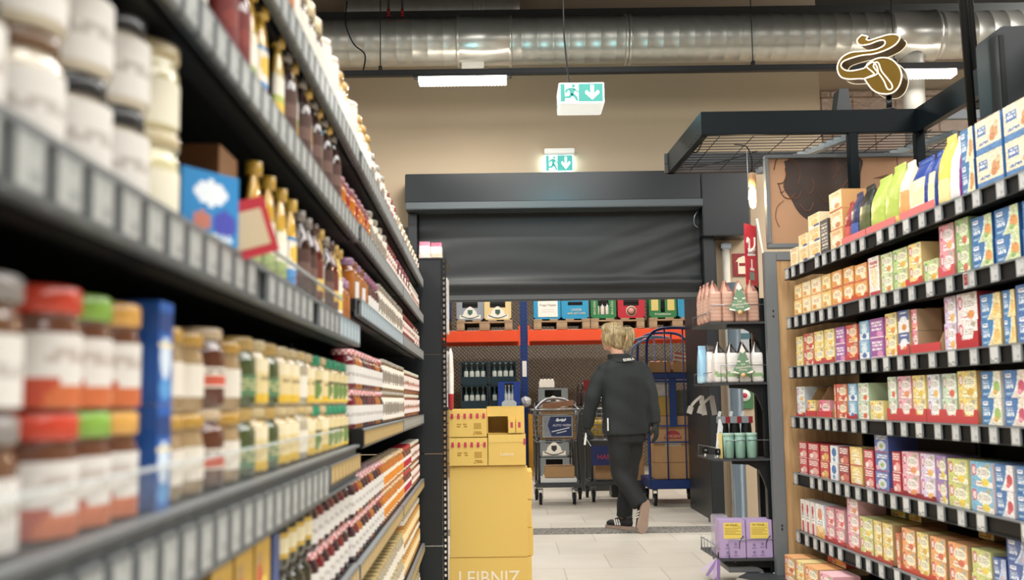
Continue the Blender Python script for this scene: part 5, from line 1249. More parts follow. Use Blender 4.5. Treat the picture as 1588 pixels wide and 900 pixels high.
for k in range(4): b.prism([(-.008 + .005 * k, .03 + .035 * k), (.008 + .005 * k, .03 + .035 * k), (.010 + .005 * k, .038 + .035 * k), (-.006 + .005 * k, .038 + .035 * k)], -.0008, 0, '#b7bec4')
b.build('card', M['card'], t)
for k, (x, y, lab) in enumerate(((1.092, 5.95, 'black price cube at the left edge of the third stand shelf'), (1.128, 5.775, 'black price cube beside the first sage cup'))):
    t = thing('price_cube', lab, 'price tag', (x, y, .716), R(10))
    MB().bevbox(-.016, .016, 0, .02, .018, .052, .004).build('cube', M['black'], t)
    MB().tube([(0, .01, .0), (0, .01, .02)], .006).build('stem', M['white'], t)
    text('figures', ('99', '8')[k], .016, M['tagcase'], t, (0, -.0012, .036))
o = link('yellow_box', pbox(.02, .06, .135, D('#e8d08a'), '#e0c67a', nx=4, nz=4, name='packet'), None, (1.147, 5.79, .716)); o.name = 'slim_box'; tag(o, 'slim pale yellow box left of the sage cups', 'box')

# bottom shelf: lilac advent boxes
lil = '#b7a2cc'
for k in range(2):
    t = thing('lilac_box', 'lilac gift box with yellow label on the bottom stand shelf, ' + ('left one' if k == 0 else 'right one'), 'box', (1.183 + k * .146, 5.735, .179), 0, 'lilac gift boxes')
    MB().bevbox(-.071, .071, 0, .12, 0, .205, .003, col=lil).build('box_body', M['card'], t)
    b = MB(); b.box(-.048, .05, -.0015, 0.0005, .105, .19, '#ead263'); b.build('yellow_label', M['card'], t)
    pm = mat('dark_print', '#57502c', .6)
    text('lettering', "I'M YOUR...", .0155, pm, t, (0, -.002, .177))
    b = MB()
    for i, (xa, xb, z) in enumerate(((-.042, .044, .160), (-.042, .03, .151), (-.042, .044, .143), (-.042, .02, .135), (-.042, .044, .127))): b.box(xa, xb, -.0021, -.0014, z, z + .0035)
    b.build('small_print', mat('dim_print', '#b59f48', .6), t)
    ip = mat('lilac_print', '#7c6a94', .6)
    b = MB()
    for cx, cz_ in ((-.03, .07), (.015, .075), (-.03, .03), (.015, .032)):
        b.tube([(cx + .008 * math.cos(a), -.0006, cz_ + .008 * math.sin(a)) for a in [q * PI / 4 for q in range(8)]], .0009, 4, closed=True)
        b.box(cx - .012, cx + .012, -.0008, .0004, cz_ - .019, cz_ - .015); b.box(cx - .003, cx + .003, -.0008, .0004, cz_ - .005, cz_ + .006)
    b.build('icons', ip, t)
    b = MB(); b.tube([(.07 - .035 * math.sin(a), -.001, .10 - .055 * (1 - math.cos(a)) + .02) for a in [q * PI / 12 for q in range(1, 8)]][::-1], .0028, 5); b.build('arc_print', mat('plum_print', '#4a3358', .5), t)
b = MB(); b.bevbox(-.04, .04, 0, .10, 0, .215, .006)
tag(b.build('wrapped_parcel', mat('clear_wrap', '#d9d4e2', .12, alpha=.45, coat=.5), None, (1.15, 5.875, .179)), 'clear-wrapped pale parcel behind the left lilac box', 'parcel')
t = thing('gift_tag', 'bundle of lilac gift tags hanging at the left of the bottom stand shelf', 'gift tags', (1.098, 5.715, .185))
for k, a in enumerate((-.95, -.62, -.32, -.05)):
    T = Matrix.Rotation(-a, 4, 'Y')
    MB().box(-.009, .009, -.001 - .003 * k, .001 - .003 * k, -.115, -.01, T=T).build('tag_strip', mat('lilac_strip', ('#d9cbe8', '#9f84bd', '#c3afd8', '#8d73ac')[k], .5), t)
b = MB(); b.tube([(0, 0, 0), (.0, 0, .03)], .004, 6); b.tube([(.004, .004, -.02), (.006, .004, -.17)], .002, 5); b.build('string', M['rubber'], t)
# clear acrylic arcs standing out of the stand's back
for k, (x, y, lab) in enumerate(((1.07, 6.02, 'clear acrylic hook on the back of the stand, left one'), (1.13, 6.02, 'clear acrylic hook on the back of the stand, right one'))):
    t = thing('acrylic_hook', lab, 'hook', (x, y, .96), 0, 'acrylic hooks')
    b = MB(); pts = bend([(-.055, 0, .0), (-.035, 0, .05), (0, 0, .085), (.022, 0, .10)], 5)
    for p, q in zip(pts, pts[1:]): b.bar(p, q, .03, .012)
    b.bar((.018, 0, .10), (.035, 0, -.01), .03, .008)
    b.build('arc', mat('milky_acrylic', '#c9c5bc', .25, alpha=.55), t)

# hanging red sign beside the stand
t = thing('hanging_sign', 'red hanging sign with white script beside the stand', 'sign', (1.365, 5.82, 1.68), R(52))
MB().bevbox(-.075, .075, 0, .006, 0, .35, .002).build('board', mat('red_board', '#c8243c', .4, noise=.2, nscale=60), t)
MB().bevbox(.0755, .082, -.003, .012, -.005, .36, .002).build('frame_edge', M['grey'], t)
wp = mat('white_paint', '#f2ece8', .5)
b = MB(); b.tube(bend([(-.045, -.002, .27), (-.055, -.002, .24), (-.03, -.002, .262), (-.03, -.002, .21), (-.04, -.002, .19), (.0, -.002, .20), (.04, -.002, .23), (.045, -.002, .28)], 6), .006, 6); b.build('script_swash', wp, t)
MB().prism([(-.05, .165), (.05, .175), (.055, .222), (-.045, .208)], -.0015, 0).build('script_panel', wp, t)
text('lettering', 'Tee-Zeit', .034, mat('red_letters', '#8a2030', .5), t, (0, -.002, .192), rot=(PI / 2, -.08, 0))
b = MB(); b.box(-.006, .008, -.0015, 0, .1, .15); b.box(-.022, .028, -.0015, 0, .085, .1); b.build('white_figure', wp, t)
MB().box(-.028, .03, -.0015, 0, .03, .075).build('green_figure', mat('green_fig', '#7a9a8c', .5), t)
MB().tube([(0, .003, .35), (0, .003, .78)], .002, 5).build('hang_wire', M['chrome'], t)

# wall behind the stand: sign, post, safety things
t = thing('fire_sign', 'dark red square fire sign on the beige wall behind the stand', 'sign', (2.03, 8.935, 2.10))
MB().bevbox(-.10, .10, 0, .012, 0, .20, .002).build('plate', mat('fire_red', '#7d141b', .4), t)
fp = mat('sign_cream', '#d9cdb4', .5)
b = MB(); b.prism([(-.055, .02), (.03, .02), (.03, .13), (.05, .13), (.0, .18), (-.05, .16), (-.075, .125), (-.055, .13)], -.002, .001); b.build('pictogram', fp, t)
MB().box(-.045, .02, -.004, -.001, .09, .115).build('pictogram_bar', mat('fire_red2', '#7d141b', .4), t)
t = thing('wall_pipe', 'white pipe running down the beige wall right of the rolling door', 'pipe', (1.865, 8.9, 0))
MB().tube([(0, 0, 0), (0, 0, 2.36)], .034, 12).build('pipe', mat('cream_pipe', '#d3cbbd', .5), t)
MB().bevbox(-.045, .045, -.04, .04, 2.33, 2.39, .01).build('clamp', M['chrome'], t)
t = thing('round_post', 'blue-grey round steel post behind the coffee stand', 'post', (1.74, 8.1, 0))
MB().lathe([(.07, 0), (.07, .01), (.052, .012), (.052, 1.95)], 20).build('shaft', mat('bluegrey_post', '#56626b', .4, .2), t)
t = thing('card_terminal', 'grey-white electronic box behind the second stand shelf', 'terminal', (1.965, 8.90, 1.36))
MB().bevbox(-.09, .1, 0, .05, .0, .31, .03).build('case', mat('terminal_grey', '#a9aeb0', .4), t)
MB().box(-.005, .085, -.003, .001, .19, .24).build('display', mat('terminal_display', '#4c6a72', .2), t)
MB().tube(bend([(-.06, 0, .2), (-.11, .0, .1), (-.1, .0, 0), (-.07, .02, -.1)], 5), .005, 6).build('cable', M['chrome'], t)
t = thing('safety_sign', 'small green sign with white disc and red dot behind the stand', 'sign', (1.99, 8.93, .95))
MB().bevbox(-.075, .075, 0, .01, 0, .19, .003).build('plate', mat('sign_green', '#3f6f45', .5), t)
RX = Matrix.Rotation(PI / 2, 4, 'X')
MB().lathe([(.05, 0), (.05, .004)], 20, T=Matrix.Translation((0, -.001, .115)) @ RX).build('disc', M['white'], t)
MB().lathe([(.022, 0), (.022, .006)], 16, T=Matrix.Translation((0, -.003, .115)) @ RX).build('dot', mat('dot_red', '#b5263a', .4), t)
t = thing('fire_extinguisher', 'red fire extinguisher half hidden behind the stand', 'fire extinguisher', (1.86, 7.6, .42))
MB().lathe([(.055, 0), (.06, .01), (.06, .2), (.045, .24), (.02, .26), (.02, .29)], 16).build('cylinder', mat('ext_red', '#c22424', .3, coat=.5), t)
MB().bevbox(-.03, .05, -.015, .015, .285, .31, .004).build('valve', M['black'], t)
MB().tube([(.0, .09, -.42), (0, .09, .25)], .012).box(-.06, .06, -.06, .09, -.015, -.001).build('stand_bracket', M['black'], t)
t = thing('hanging_calendar', 'white spiral-bound pad with black ticks behind the lilac boxes', 'pad', (1.80, 7.2, .235))
MB().bevbox(-.045, .045, 0, .01, 0, .19, .003).build('pad', M['white'], t)
b = MB()
for k in range(5): b.tube([(-.035 + k * .018, -.004, .18), (-.03 + k * .018, -.006, .15)], .003, 5)
b.build('ticks', M['rubber'], t)
MB().tube([(0, .02, -.235), (0, .02, .4)], .03, 10).build('stem', M['black'], t)
t = thing('low_base', 'grey metal base plate at the foot of the coffee stand', 'base', (1.17, 5.62, .0), R(-30))
b = MB(); b.prism([(0, 0), (.32, 0), (.32, .05), (.02, .09), (0, .09)], 0, .03); b.build('kick_plate', mat('light_metal', '#b0aca4', .4, .3), t)
MB().bevbox(0.001, .3, .031, .2, .0, .0995, .005).build('base_box', M['rail'], t)
# ---------------------------------------------------------------- stock room
YR = 14.55
rk = thing('pallet_rack', 'blue and orange pallet rack in the stock room', 'rack', (0, YR, 0))
def column(x, lab=True):
    b = MB(); w_ = .105
    b.box(x, x + w_, 0, .02, 0, 3.2); b.box(x, x + .015, 0.02, .09, 0, 3.2); b.box(x + w_ - .015, x + w_, .02, .09, 0, 3.2)
    c = b.build('rack_column', M['blue'], rk)
    d = MB()
    for k in range(60):
        for q in (.03, .075): d.box(x + q - .006, x + q + .006, -.001, .001, .1 + k * .05, .118 + k * .05)
    d.build('holes', M['rubber'], c)
    return c
for x in (-2.75, .105, 2.95): column(x)
for x0, x1 in ((-2.64, .1), (.215, 2.945)):
    MB().bevbox(x0, x1, -.01, .045, 1.875, 2.035, .006).build('beam', M['orange'], rk)
    MB().bevbox(x0, x1, 1.0, 1.05, 1.875, 2.035, .006).build('beam', M['orange'], rk)
    MB().box(x0, x1, .045, 1.0, 2.02, 2.045).build('deck', mat('light_deck', '#b3aca0', .7), rk)
for x in (.085, .215):
    MB().bevbox(x - .002, x + .022, -.016, -.002, 1.82, 2.1, .002).build('beam_end', M['orange'], rk)
MB().bevbox(.13, .19, -.006, -.001, 1.38, 1.60, .001).build('white_label', M['white'], rk)
MB().bevbox(.20, .265, -.03, .03, .0, .86, .006).build('yellow_guard', mat('guard_yellow', '#d99f2f', .45), rk)
MB().tube([(-2.6, .02, .012), (.3, -.7, .012)], .006, 5).build('floor_cable', M['rubber'], rk) if 0 else None

def pallet(x0, x1, z, y, lab):
    t = thing('wooden_pallet', lab, 'pallet', ((x0 + x1) / 2, y, z), 0, 'wooden pallets on the orange beams'); h = (x1 - x0) / 2
    for xa, xb in ((-h, -h + .11), (-.075, .075), (h - .11, h)):
        MB().bevbox(xa, xb, 0, .9, .022, .1, .003).build('block', M['woodpallet'], t)
        MB().bevbox(xa - .0, xb + .0, -.005, .9, 0, .02, .002).build('runner', M['woodpallet'], t)
    b = MB()
    MB().bevbox(-h, h, 0, .9, .102, .122, .002).build('cross_board', M['woodpallet'], t)
    n = 4
    for k in range(n):
        x = -h + .06 + k * (2 * h - .12) / (n - 1); MB().bevbox(x - .06, x + .06, 0, .9, .124, .144, .002).build('deck_board', M['woodpallet'], t)
pz = 2.046
pallet(-1.35, -.91, pz, YR + .03, 'wooden pallet under the blue crate, leftmost on the beams')
pallet(-.79, .0, pz, YR + .03, 'wooden pallet under the grey and cream crates')
pallet(.30, 1.10, pz, YR + .03, 'wooden pallet under the two light blue crates')
pallet(1.11, 1.87, pz, YR + .03, 'wooden pallet under the green and red crates')
pallet(1.94, 2.74, pz, YR + .03, 'wooden pallet under the rightmost green crate')

def crate(x, y, z, w_, h, col, lab, kind, group=None, d=.30):
    """bottle crate: walls, hand hole with bottles behind, emblem on the front"""
    t = thing('bottle_crate', lab, 'crate', (x, y, z), 0, group); m = mat('crate_plastic', col, .4, noise=.05)
    hw = w_ / 2; b = MB(); th = .012
    hole = dict(wide=(-.11, .11, h * .60, h * .93), slot=(-.10, .11, h * .66, h * .84), tall=(-hw * .42, hw * .42, h * .2, h * .97), twin=(-hw * .16, hw * .16, h * .25, h * .97), bottles=(-hw * .9, hw * .9, h * .36, h * .95), none=None)[kind]
    b.box(-hw, hw, 0, d, 0, th); b.box(-hw, -hw + th, 0, d, th, h); b.box(hw - th, hw, 0, d, th, h); b.box(-hw, hw, d - th, d, th, h)
    if hole:
        a, c, z0, z1 = hole
        b.box(-hw, hw, 0, th, th, z0); b.box(-hw, a, 0, th, z0, z1); b.box(c, hw, 0, th, z0, z1); b.box(-hw, hw, 0, th, z1, h)
    else: b.box(-hw, hw, 0, th, th, h)
    b.build('crate_body', m, t)
    f = MB(); f.box(-hw, -hw + .02, -.005, 0, 0, h); f.box(hw - .02, hw, -.005, 0, 0, h); f.box(-hw, hw, -.005, 0, 0, .02); f.build('corner_ribs', m, t)
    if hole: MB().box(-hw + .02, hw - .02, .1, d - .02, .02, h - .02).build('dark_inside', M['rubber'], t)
    return t
wl = mat('emblem_white', '#e6e6e0', .5); gl_ = mat('emblem_green', '#3d6a5c', .5)
def emblem(t, w_, h, col='#3d6a5c', z=.1):
    b = MB(); b.prism([(-.15, z - .035), (.15, z - .035), (.15, z + .02), (.10, z + .02), (.085, z + .07), (.03, z + .125), (0, z + .14), (-.03, z + .125), (-.085, z + .07), (-.10, z + .02), (-.15, z + .02)], -.004, 0)
    b.build('emblem_plate', wl, t)
    g = mat('emblem_ink', col, .5)
    b = MB(); b.prism([(-.035, z + .09), (.035, z + .09), (.035, z + .04), (0, z + .01), (-.035, z + .04)], -.006, -.004); b.build('shield', g, t)
    b = MB(); b.tube([(-.13 + .26 * k / 10, -.005, z + .012 - .04 * math.sin(PI * k / 10)) for k in range(11)], .006, 5); b.build('ribbon_arc', g, t)
cy = YR + .06; cz_ = pz + .146
def neck(x, y, z, lab, cap, gp, h=.26, r=.03, col='#20241f', labc='#d9d6cc'):
    b = MB(); b.lathe([(r * .95, 0), (r, .004), (r, h * .52), (r * .85, h * .62), (r * .42, h * .76), (r * .38, h * .94), (r * .45, h * .945), (r * .45, h)], 12, cols=[col, labc, labc, col, col, col, cap, cap][:7])
    return tag(b.build('bottle', M['jar'], None, (x, y, z)), lab, 'bottle', gp)
t = crate(-1.07, cy, cz_, .37, .29, '#1c4a94', 'blue bottle crate at the left end of the orange beam', 'none'); MB().box(-.02, .12, -.008, -.004, .08, .17).build('print', wl, t)
t = crate(-.60, cy, cz_, .385, .29, '#8d97a3', 'grey bottle crate with white emblem on the upper pallet', 'wide'); emblem(t, .38, .29, z=.055)
t = crate(-.208, cy, cz_, .385, .29, '#dcc995', 'cream bottle crate with white emblem on the upper pallet', 'wide'); emblem(t, .38, .29, '#3d5a4c', z=.055)
t = crate(.495, cy, cz_, .385, .29, '#2f94c2', 'light blue crate with a white notice, left of its pair', 'none')
MB().box(-.13, .15, -.008, -.004, .03, .27).build('notice', wl, t); text('lettering', 'Frage Mappe', .045, M['grey'], t, (.01, -.009, .2)); b = MB(); [b.box(-.08, .1, -.0088, -.008, z, z + .006) for z in (.13, .1)]; b.build('small_print', M['tagcase'], t)
t = crate(.890, cy, cz_, .385, .29, '#2f94c2', 'light blue crate with hand hole, right of its pair', 'slot')
text('lettering', 'UNSER', .05, mat('blue_print', '#cfd9c9', .5), t, (.02, -.006, .125)); text('lettering', 'BIER SEIT HIER', .04, mat('blue_print2', '#d9d3a8', .5), t, (.02, -.006, .075))
t = crate(1.295, cy, cz_, .36, .29, '#2c7a4e', 'green crate with tall opening showing bottles', 'tall')
wg = mat('green_print', '#cfd3b4', .5)
for s_ in (-1, 1): text('lettering', 'BRAUEREI', .045, wg, t, (s_ * .125, -.007, .15), rot=(PI / 2, -PI / 2, 0))
for k in range(3): neck(1.215 + k * .07, cy + .045, cz_ + .013, f'bottle inside the green crate, {ordn(k)} from left', '#3a3d33', 'bottles in the green crate', .27, .03)
t = crate(1.69, cy, cz_, .385, .29, '#b32a3c', 'red crate with round emblem', 'wide')
MB().lathe([(.075, 0), (.075, .004)], 22, T=Matrix.Translation((0, -.001, .1)) @ RX).build('emblem_disc', mat('disc_cream', '#c9b9a0', .5), t)
MB().lathe([(.06, 0), (.06, .003)], 22, T=Matrix.Translation((0, -.004, .1)) @ RX).build('emblem_ring', mat('disc_dark', '#3a2a2a', .5), t)
MB().lathe([(.045, 0), (.045, .003)], 22, T=Matrix.Translation((0, -.006, .1)) @ RX).build('emblem_core', mat('disc_pink', '#c98f86', .5), t)
t = crate(2.14, cy, cz_, .39, .29, '#2f7a4a', 'green crate with yellow side panels', 'twin')
for s_ in (-1, 1): MB().bevbox(s_ * .115 - .05, s_ * .115 + .05, -.008, -.004, .1, .27, .001).build('yellow_panel', mat('panel_yellow', '#d2c27a', .5), t)
text('lettering', 'Krombacher', .045, wl, t, (0, -.007, .05))
t = crate(2.545, cy, cz_, .385, .29, '#2f94c2', 'light blue crate at the right end of the beam', 'slot')

# mineral water crates under the rack
wc = '#16303c'
mw_ = []
for i, x in enumerate((-.545, -.145)):
    for k in range(2):
        lab = f'dark teal water crate, {("left", "right")[i]} column, {("lower", "upper")[k]} one'
        t = crate(x, YR + .02, .935 + k * .335, .385, .33, wc, lab, 'bottles', 'dark teal water crates')
        for q in range(4):
            neck(x - .12 + q * .08, YR + .068, .948 + k * .335, f'water bottle, {ordn(q)} in the {("left", "right")[i]} {("lower", "upper")[k]} teal crate', '#8aa09c', 'water bottles in the teal crates', .30, .034, '#2a4a50', '#b9c4c2')
for k in range(2):
    t = crate(-1.05, YR + .02, .935 + k * .335, .385, .33, wc, f'dark teal water crate half hidden by the end panel, {("lower", "upper")[k]} one', 'bottles')
    neck(-.925, YR + .068, .948 + k * .335, f'water bottle in the {("lower", "upper")[k]} half-hidden teal crate', '#8aa09c', None, .30, .034, '#2a4a50', '#b9c4c2')
sk = thing('wooden_pallet', 'low pallet stack carrying the water crates', 'pallet', (-.4, YR, 0))
for k in range(5): MB().bevbox(-.9, .48, 0, .9, .0 + k * .186, .18 + k * .186, .006).build('pallet_layer', M['woodpallet'], sk)
t = crate(-.06, YR - .42, .945, .30, .36, '#1c3f92', 'royal blue crate in front of the teal water crates', 'tall')
MB().prism([(-.1, .03), (.1, .03), (.1, .08), (.06, .11), (-.06, .11), (-.1, .08)], -.012, -.006).build('crate_emblem', mat('pale_print', '#b9c6cc', .5), t)
for k, (x, c) in enumerate(((-.11, '#aab4b0'), (-.06, '#d8d8d0'), (-.01, '#aab4b0'))):
    neck(x, YR - .37, .958, f'pale bottle in the royal blue crate, {ordn(k)} from left', c, 'bottles in the royal blue crate', .30, .026, '#8fa6b8', '#c9d2d4')
MB_ = thing('crate_support', 'blue base crate under the royal blue crate', 'crate', (-.06, YR - .42, 0)); MB().bevbox(-.15, .15, 0, .3, 0, .943, .006).build('crate_body', M['blue'], MB_)
# white plastic bag
bm = bmesh.new(); bmesh.ops.create_icosphere(bm, subdivisions=3, radius=.075)
rb = random.Random(3)
for v in bm.verts:
    v.co.x *= 1.0; v.co.z *= 1.0; v.co *= 1 + rb.uniform(-.07, .07)
me = bpy.data.meshes.new('plastic_bag'); bm.to_mesh(me); bm.free(); me.materials.append(mat('thin_white_film', '#c6cccc', .3, coat=.3))
o = link('plastic_bag', me, None, (.17, YR - .16, 1.03)); tag(o, 'crumpled white plastic bag hanging on the blue rack column', 'bag')
# grey beer crates on the right
YG = 13.6
for x, z, lab in ((.52, 0, 'bottom left'), (.93, 0, 'bottom right')):
    for k in range(2):
        t = crate(x, YG, .012 + z + k * .30, .385, .29, '#7d868b', f'grey beer crate on the stock room floor, {lab} stack, {("lower", "upper")[k]}', 'wide', 'grey beer crates'); emblem(t, .385, .29, '#2f3638', z=.055)
for k in range(2):
    t = crate(.52, YG, .012 + (k + 2) * .30, .385, .29, '#7d868b', f'grey beer crate behind the trolley, {("third", "top")[k]} of the tall stack', 'wide', 'grey beer crates'); emblem(t, .385, .29, '#2f3638', z=.055)
sp = thing('six_pack', 'white six-pack carrier with dark bottles on the tall grey crate stack', 'bottle carrier', (.44, YG + .02, 1.215))
b = MB(); b.prism([(-.10, 0), (.10, 0), (.10, .08), (.07, .10), (-.07, .10), (-.10, .08)], 0, .14); b.build('carrier', M['white'], sp)
for k in range(4): neck(.37 + k * .048, YG + .085, 1.225, f'dark bottle in the white six-pack carrier, {ordn(k)} from left', '#2a2422', 'bottles in the six-pack carrier', .165, .02, '#20191a', '#efece6')
# ---------------------------------------------------------------- trolleys, cage and their loads
bk = M['black']; wire = M['chrome']
gm_ = mat('trolley_grey', '#44494b', .4, .4)
def caster(t, x, y, r=.055):
    w_ = MB(); T = Matrix.Translation((x, y, r)) @ Matrix.Rotation(PI / 2, 4, 'Y')
    w_.lathe([(r * .6, -.016), (r, -.014), (r, .014), (r * .6, .016)], 18, T=T); w = w_.build('wheel', M['rubber'], t)
    h = MB(); h.lathe([(r * .45, -.018), (r * .45, .018)], 12, T=T); h.build('hub', M['tagcase'], w)
    f = MB(); f.prism([(-.01, r), (.01, r), (.02, 2 * r + .03), (-.02, 2 * r + .03)], -.024, -.019, T=Matrix.Translation((x, y, 0)) @ Matrix.Rotation(PI / 2, 4, 'Z'))
    f.prism([(-.01, r), (.01, r), (.02, 2 * r + .03), (-.02, 2 * r + .03)], .019, .024, T=Matrix.Translation((x, y, 0)) @ Matrix.Rotation(PI / 2, 4, 'Z'))
    f.box(x - .025, x + .025, y - .025, y + .025, 2 * r + .028, 2 * r + .04); f.build('fork', M['railgrey'], w)
def trolley(x, y, lab, w_=.40):
    t = thing('shopping_trolley', lab, 'trolley', (x, y, 0)); h = w_ / 2
    for a, c in ((-h + .03, .03), (h - .03, .03), (h + .06, .55), (-h + .0, .55)): caster(t, a, c, .06)
    b = MB(); z = .17
    b.bevbox(-h - .03, h + .03, 0, .05, z, z + .04, .01)
    b.tube([(-h, .02, z + .02), (-h, .6, z + .02), (h + .06, .6, z + .02), (h, .02, z + .02)], .014, 8)
    for k in range(6): b.tube([(-h, .1 + .09 * k, z + .025), (h, .1 + .09 * k, z + .025)], .005, 5)
    b.build('lower_frame', gm_, t)
    b = MB()
    b.tube([(-h + .02, .05, z), (-h + .02, .05, .56), (-h + .02, .05, .70)], .013, 8); b.build('front_post', gm_, t); b = MB(); b.tube([(h, .4, z), (h - .04, .12, .60), (h - .04, .08, .66)], .013, 8); b.build('front_post', gm_, t); b = MB()
    
    b.tube([(h + .06, .6, z), (h + .03, .5, .75), (h + .03, .62, 1.02)], .014, 8); b.tube([(-h, .6, z), (-h, .55, .75), (-h, .62, 1.02)], .014, 8)
    b.tube([(-h, .62, 1.02), (h + .03, .62, 1.02)], .017, 8)
    b.build('side_frame', gm_, t)
    b = MB(); z0, z1 = .63, .95
    def rect(z, e, r):
        b.tube([(-h - e, -e, z), (h + e, -e, z), (h + e + .02, .6, z), (-h - e - .02, .6, z)], r, 6, closed=True)
    for k in range(7): rect(z0 + (z1 - z0) * k / 6, .0 + .03 * k / 6, .0045 if k not in (0, 6) else .009)
    for k in range(10):
        xx = -h + k * w_ / 9; b.tube([(xx, 0, z0), (xx * 1.14, -.03, z1)], .003, 5); b.tube([(xx, 0, z0), (xx, .6, z0)], .003, 5)
    for k in range(7):
        for s_ in (-1, 1): b.tube([(s_ * h, .08 * k, z0), (s_ * (h + .03), .08 * k, z1)], .003, 5)
    b.tube(bend([(-h - .02, -.03, z1), (-h + .1, .2, z1 + .10), (h - .1, .2, z1 + .10), (h + .05, .1, z1 - .02)], 6), .014, 8)
    b.build('wire_basket', wire, t)
    return t
T1 = trolley(.43, 10.55, 'shopping trolley with a dark blue advert panel and cardboard boxes')
ad = thing('advert_panel', 'dark blue advert panel with white lettering on the trolley front', 'sign', (.44, 10.50, .675))
MB().bevbox(-.15, .15, 0, .012, 0, .215, .002).build('frame', M['tagcase'], ad)
MB().box(-.143, .143, -.002, .001, .008, .207).build('blue_face', mat('navy_print', '#1d2c5c', .4), ad)
b = MB(); b.prism([(-.143, .008), (-.06, .008), (-.10, .12), (-.07, .207), (-.143, .207)], -.0035, -.002); b.build('photo_patch', mat('grey_photo', '#8a8f96', .5, noise=.3, nscale=20), ad)
aw = mat('advert_white', '#e9ecf0', .5)
text('lettering', 'AUTO WERK', .032, aw, ad, (.045, -.003, .118)); b = MB()
b.prism([(-.02, .165), (.0, .155), (.03, .165), (.045, .155), (.075, .16), (.09, .175), (.08, .195), (.07, .178), (.045, .185), (.02, .175), (.0, .195), (-.01, .18)], -.0035, -.002); b.build('winged_mark', aw, ad)
b = MB(); b.bar((-.06, -.003, .055), (.12, -.003, .095), .002, .009); b.bar((-.01, -.003, .04), (.09, -.003, .062), .002, .008); b.build('strapline', aw, ad)
def cbox(name, x, y, z, w_, d, h, lab, rz=0, m=None, tape=True):
    t = thing(name, lab, 'box', (x, y, z), rz)
    MB().bevbox(-w_ / 2, w_ / 2, 0, d, 0, h, .004).build('carton_body', m or M['board'], t)
    if tape: MB().bevbox(-w_ / 2 - .0006, w_ / 2 + .0006, d / 2 - .025, d / 2 + .025, h * .75, h + .0008, .0003).build('tape', mat('tape', '#c9ad84', .3), t)
    return t
cbox('cardboard_box', .44, 10.60, .65, .38, .30, .24, 'brown cardboard box filling the trolley basket')
pb = MB(); pb.bevbox(-.16, .16, 0, .2, 0, .055, .004)
tag(pb.build('flat_box', mat('reddish_board', '#b0866a', .7, noise=.3, nscale=12), None, (.46, 10.62, .975), rz=0), 'reddish flat box lying tilted on top of the trolley load', 'box').rotation_euler = (0, -.10, 0)
pb = MB(); pb.bevbox(-.16, .16, 0, .16, 0, .08, .003)
tag(pb.build('flat_box', M['board'], None, (.44, 10.56, .892)), 'shallow brown tray standing on the trolley basket', 'box')
cbox('cardboard_box', .46, 10.62, .262, .30, .30, .115, 'brown cardboard box on the trolley lower rack')
o = MB().bevbox(-.19, .19, 0, .32, 0, .045, .003).build('white_carton', M['white'], None, (.44, 10.6, .215)); tag(o, 'white flat carton under the brown box on the trolley rack', 'box')
# second trolley, partly behind the person
T2 = trolley(.98, 10.75, 'second shopping trolley half hidden behind the walking person')
p2 = thing('advert_panel', 'blue panel with red lettering on the second trolley', 'sign', (.93, 10.70, .375), 0)
MB().bevbox(-.14, .16, 0, .012, 0, .20, .002).build('panel', mat('panel_blue', '#1b2a63', .4), p2)
text('lettering', 'HARIBO', .072, mat('panel_red', '#c23a3a', .5), p2, (.05, -.003, .085))
MB().lathe([(.018, 0), (.018, .004)], 14, T=Matrix.Translation((.11, -.002, .175)) @ RX).build('pink_dot', mat('dot_pink', '#d94a8a', .5), p2)
cbox('cardboard_box', .99, 10.82, .225, .3, .3, .16, 'brown box on the lower rack of the second trolley')
by = pouch(.16, .14, .20, lambda j, f, nr, u: '#c9a83a' if u < .2 else '#6a4a6e', name='snack_bag', crease=.08, seed=4)
for x, lab, rz in ((.90, 'yellow snack bag in the second trolley, left one', .2), (1.04, 'yellow snack bag in the second trolley, right one', -.3)):
    o = link('snack_bag', by, None, (x, 10.9, .66), rz); tag(o, lab, 'bag')
# bottles and a red parcel behind the first trolley
YB = 12.2
for k, (x, c, lab) in enumerate(((.76, '#211a1a', 'left'), (.815, '#2a2021', 'right'))):
    neck(x, YB, .975, f'dark wine bottle behind the trolley, {lab} one', '#1b1718', 'dark wine bottles', .26, .035, c, '#3a2b2c')
b = MB(); b.lathe([(.06, 0), (.055, .01), (.03, .09), (.02, .12)], 14)
tag(b.build('white_cap_bottle', M['white'], None, (.865, YB - .1, .965)), 'white cone-shaped bottle beside the dark wine bottles', 'bottle')
o = cbox('red_box', .90, YB + .15, .975, .12, .12, .30, 'red box standing behind the dark wine bottles', m=mat('red_card', '#7d2428', .5), tape=False)
t = thing('side_table', 'dark counter behind the trolley carrying the wine bottles', 'counter', (.85, YB - .15, 0)); MB().bevbox(-.16, .25, 0, .5, 0, .963, .01).build('counter_body', M['rail'], t)
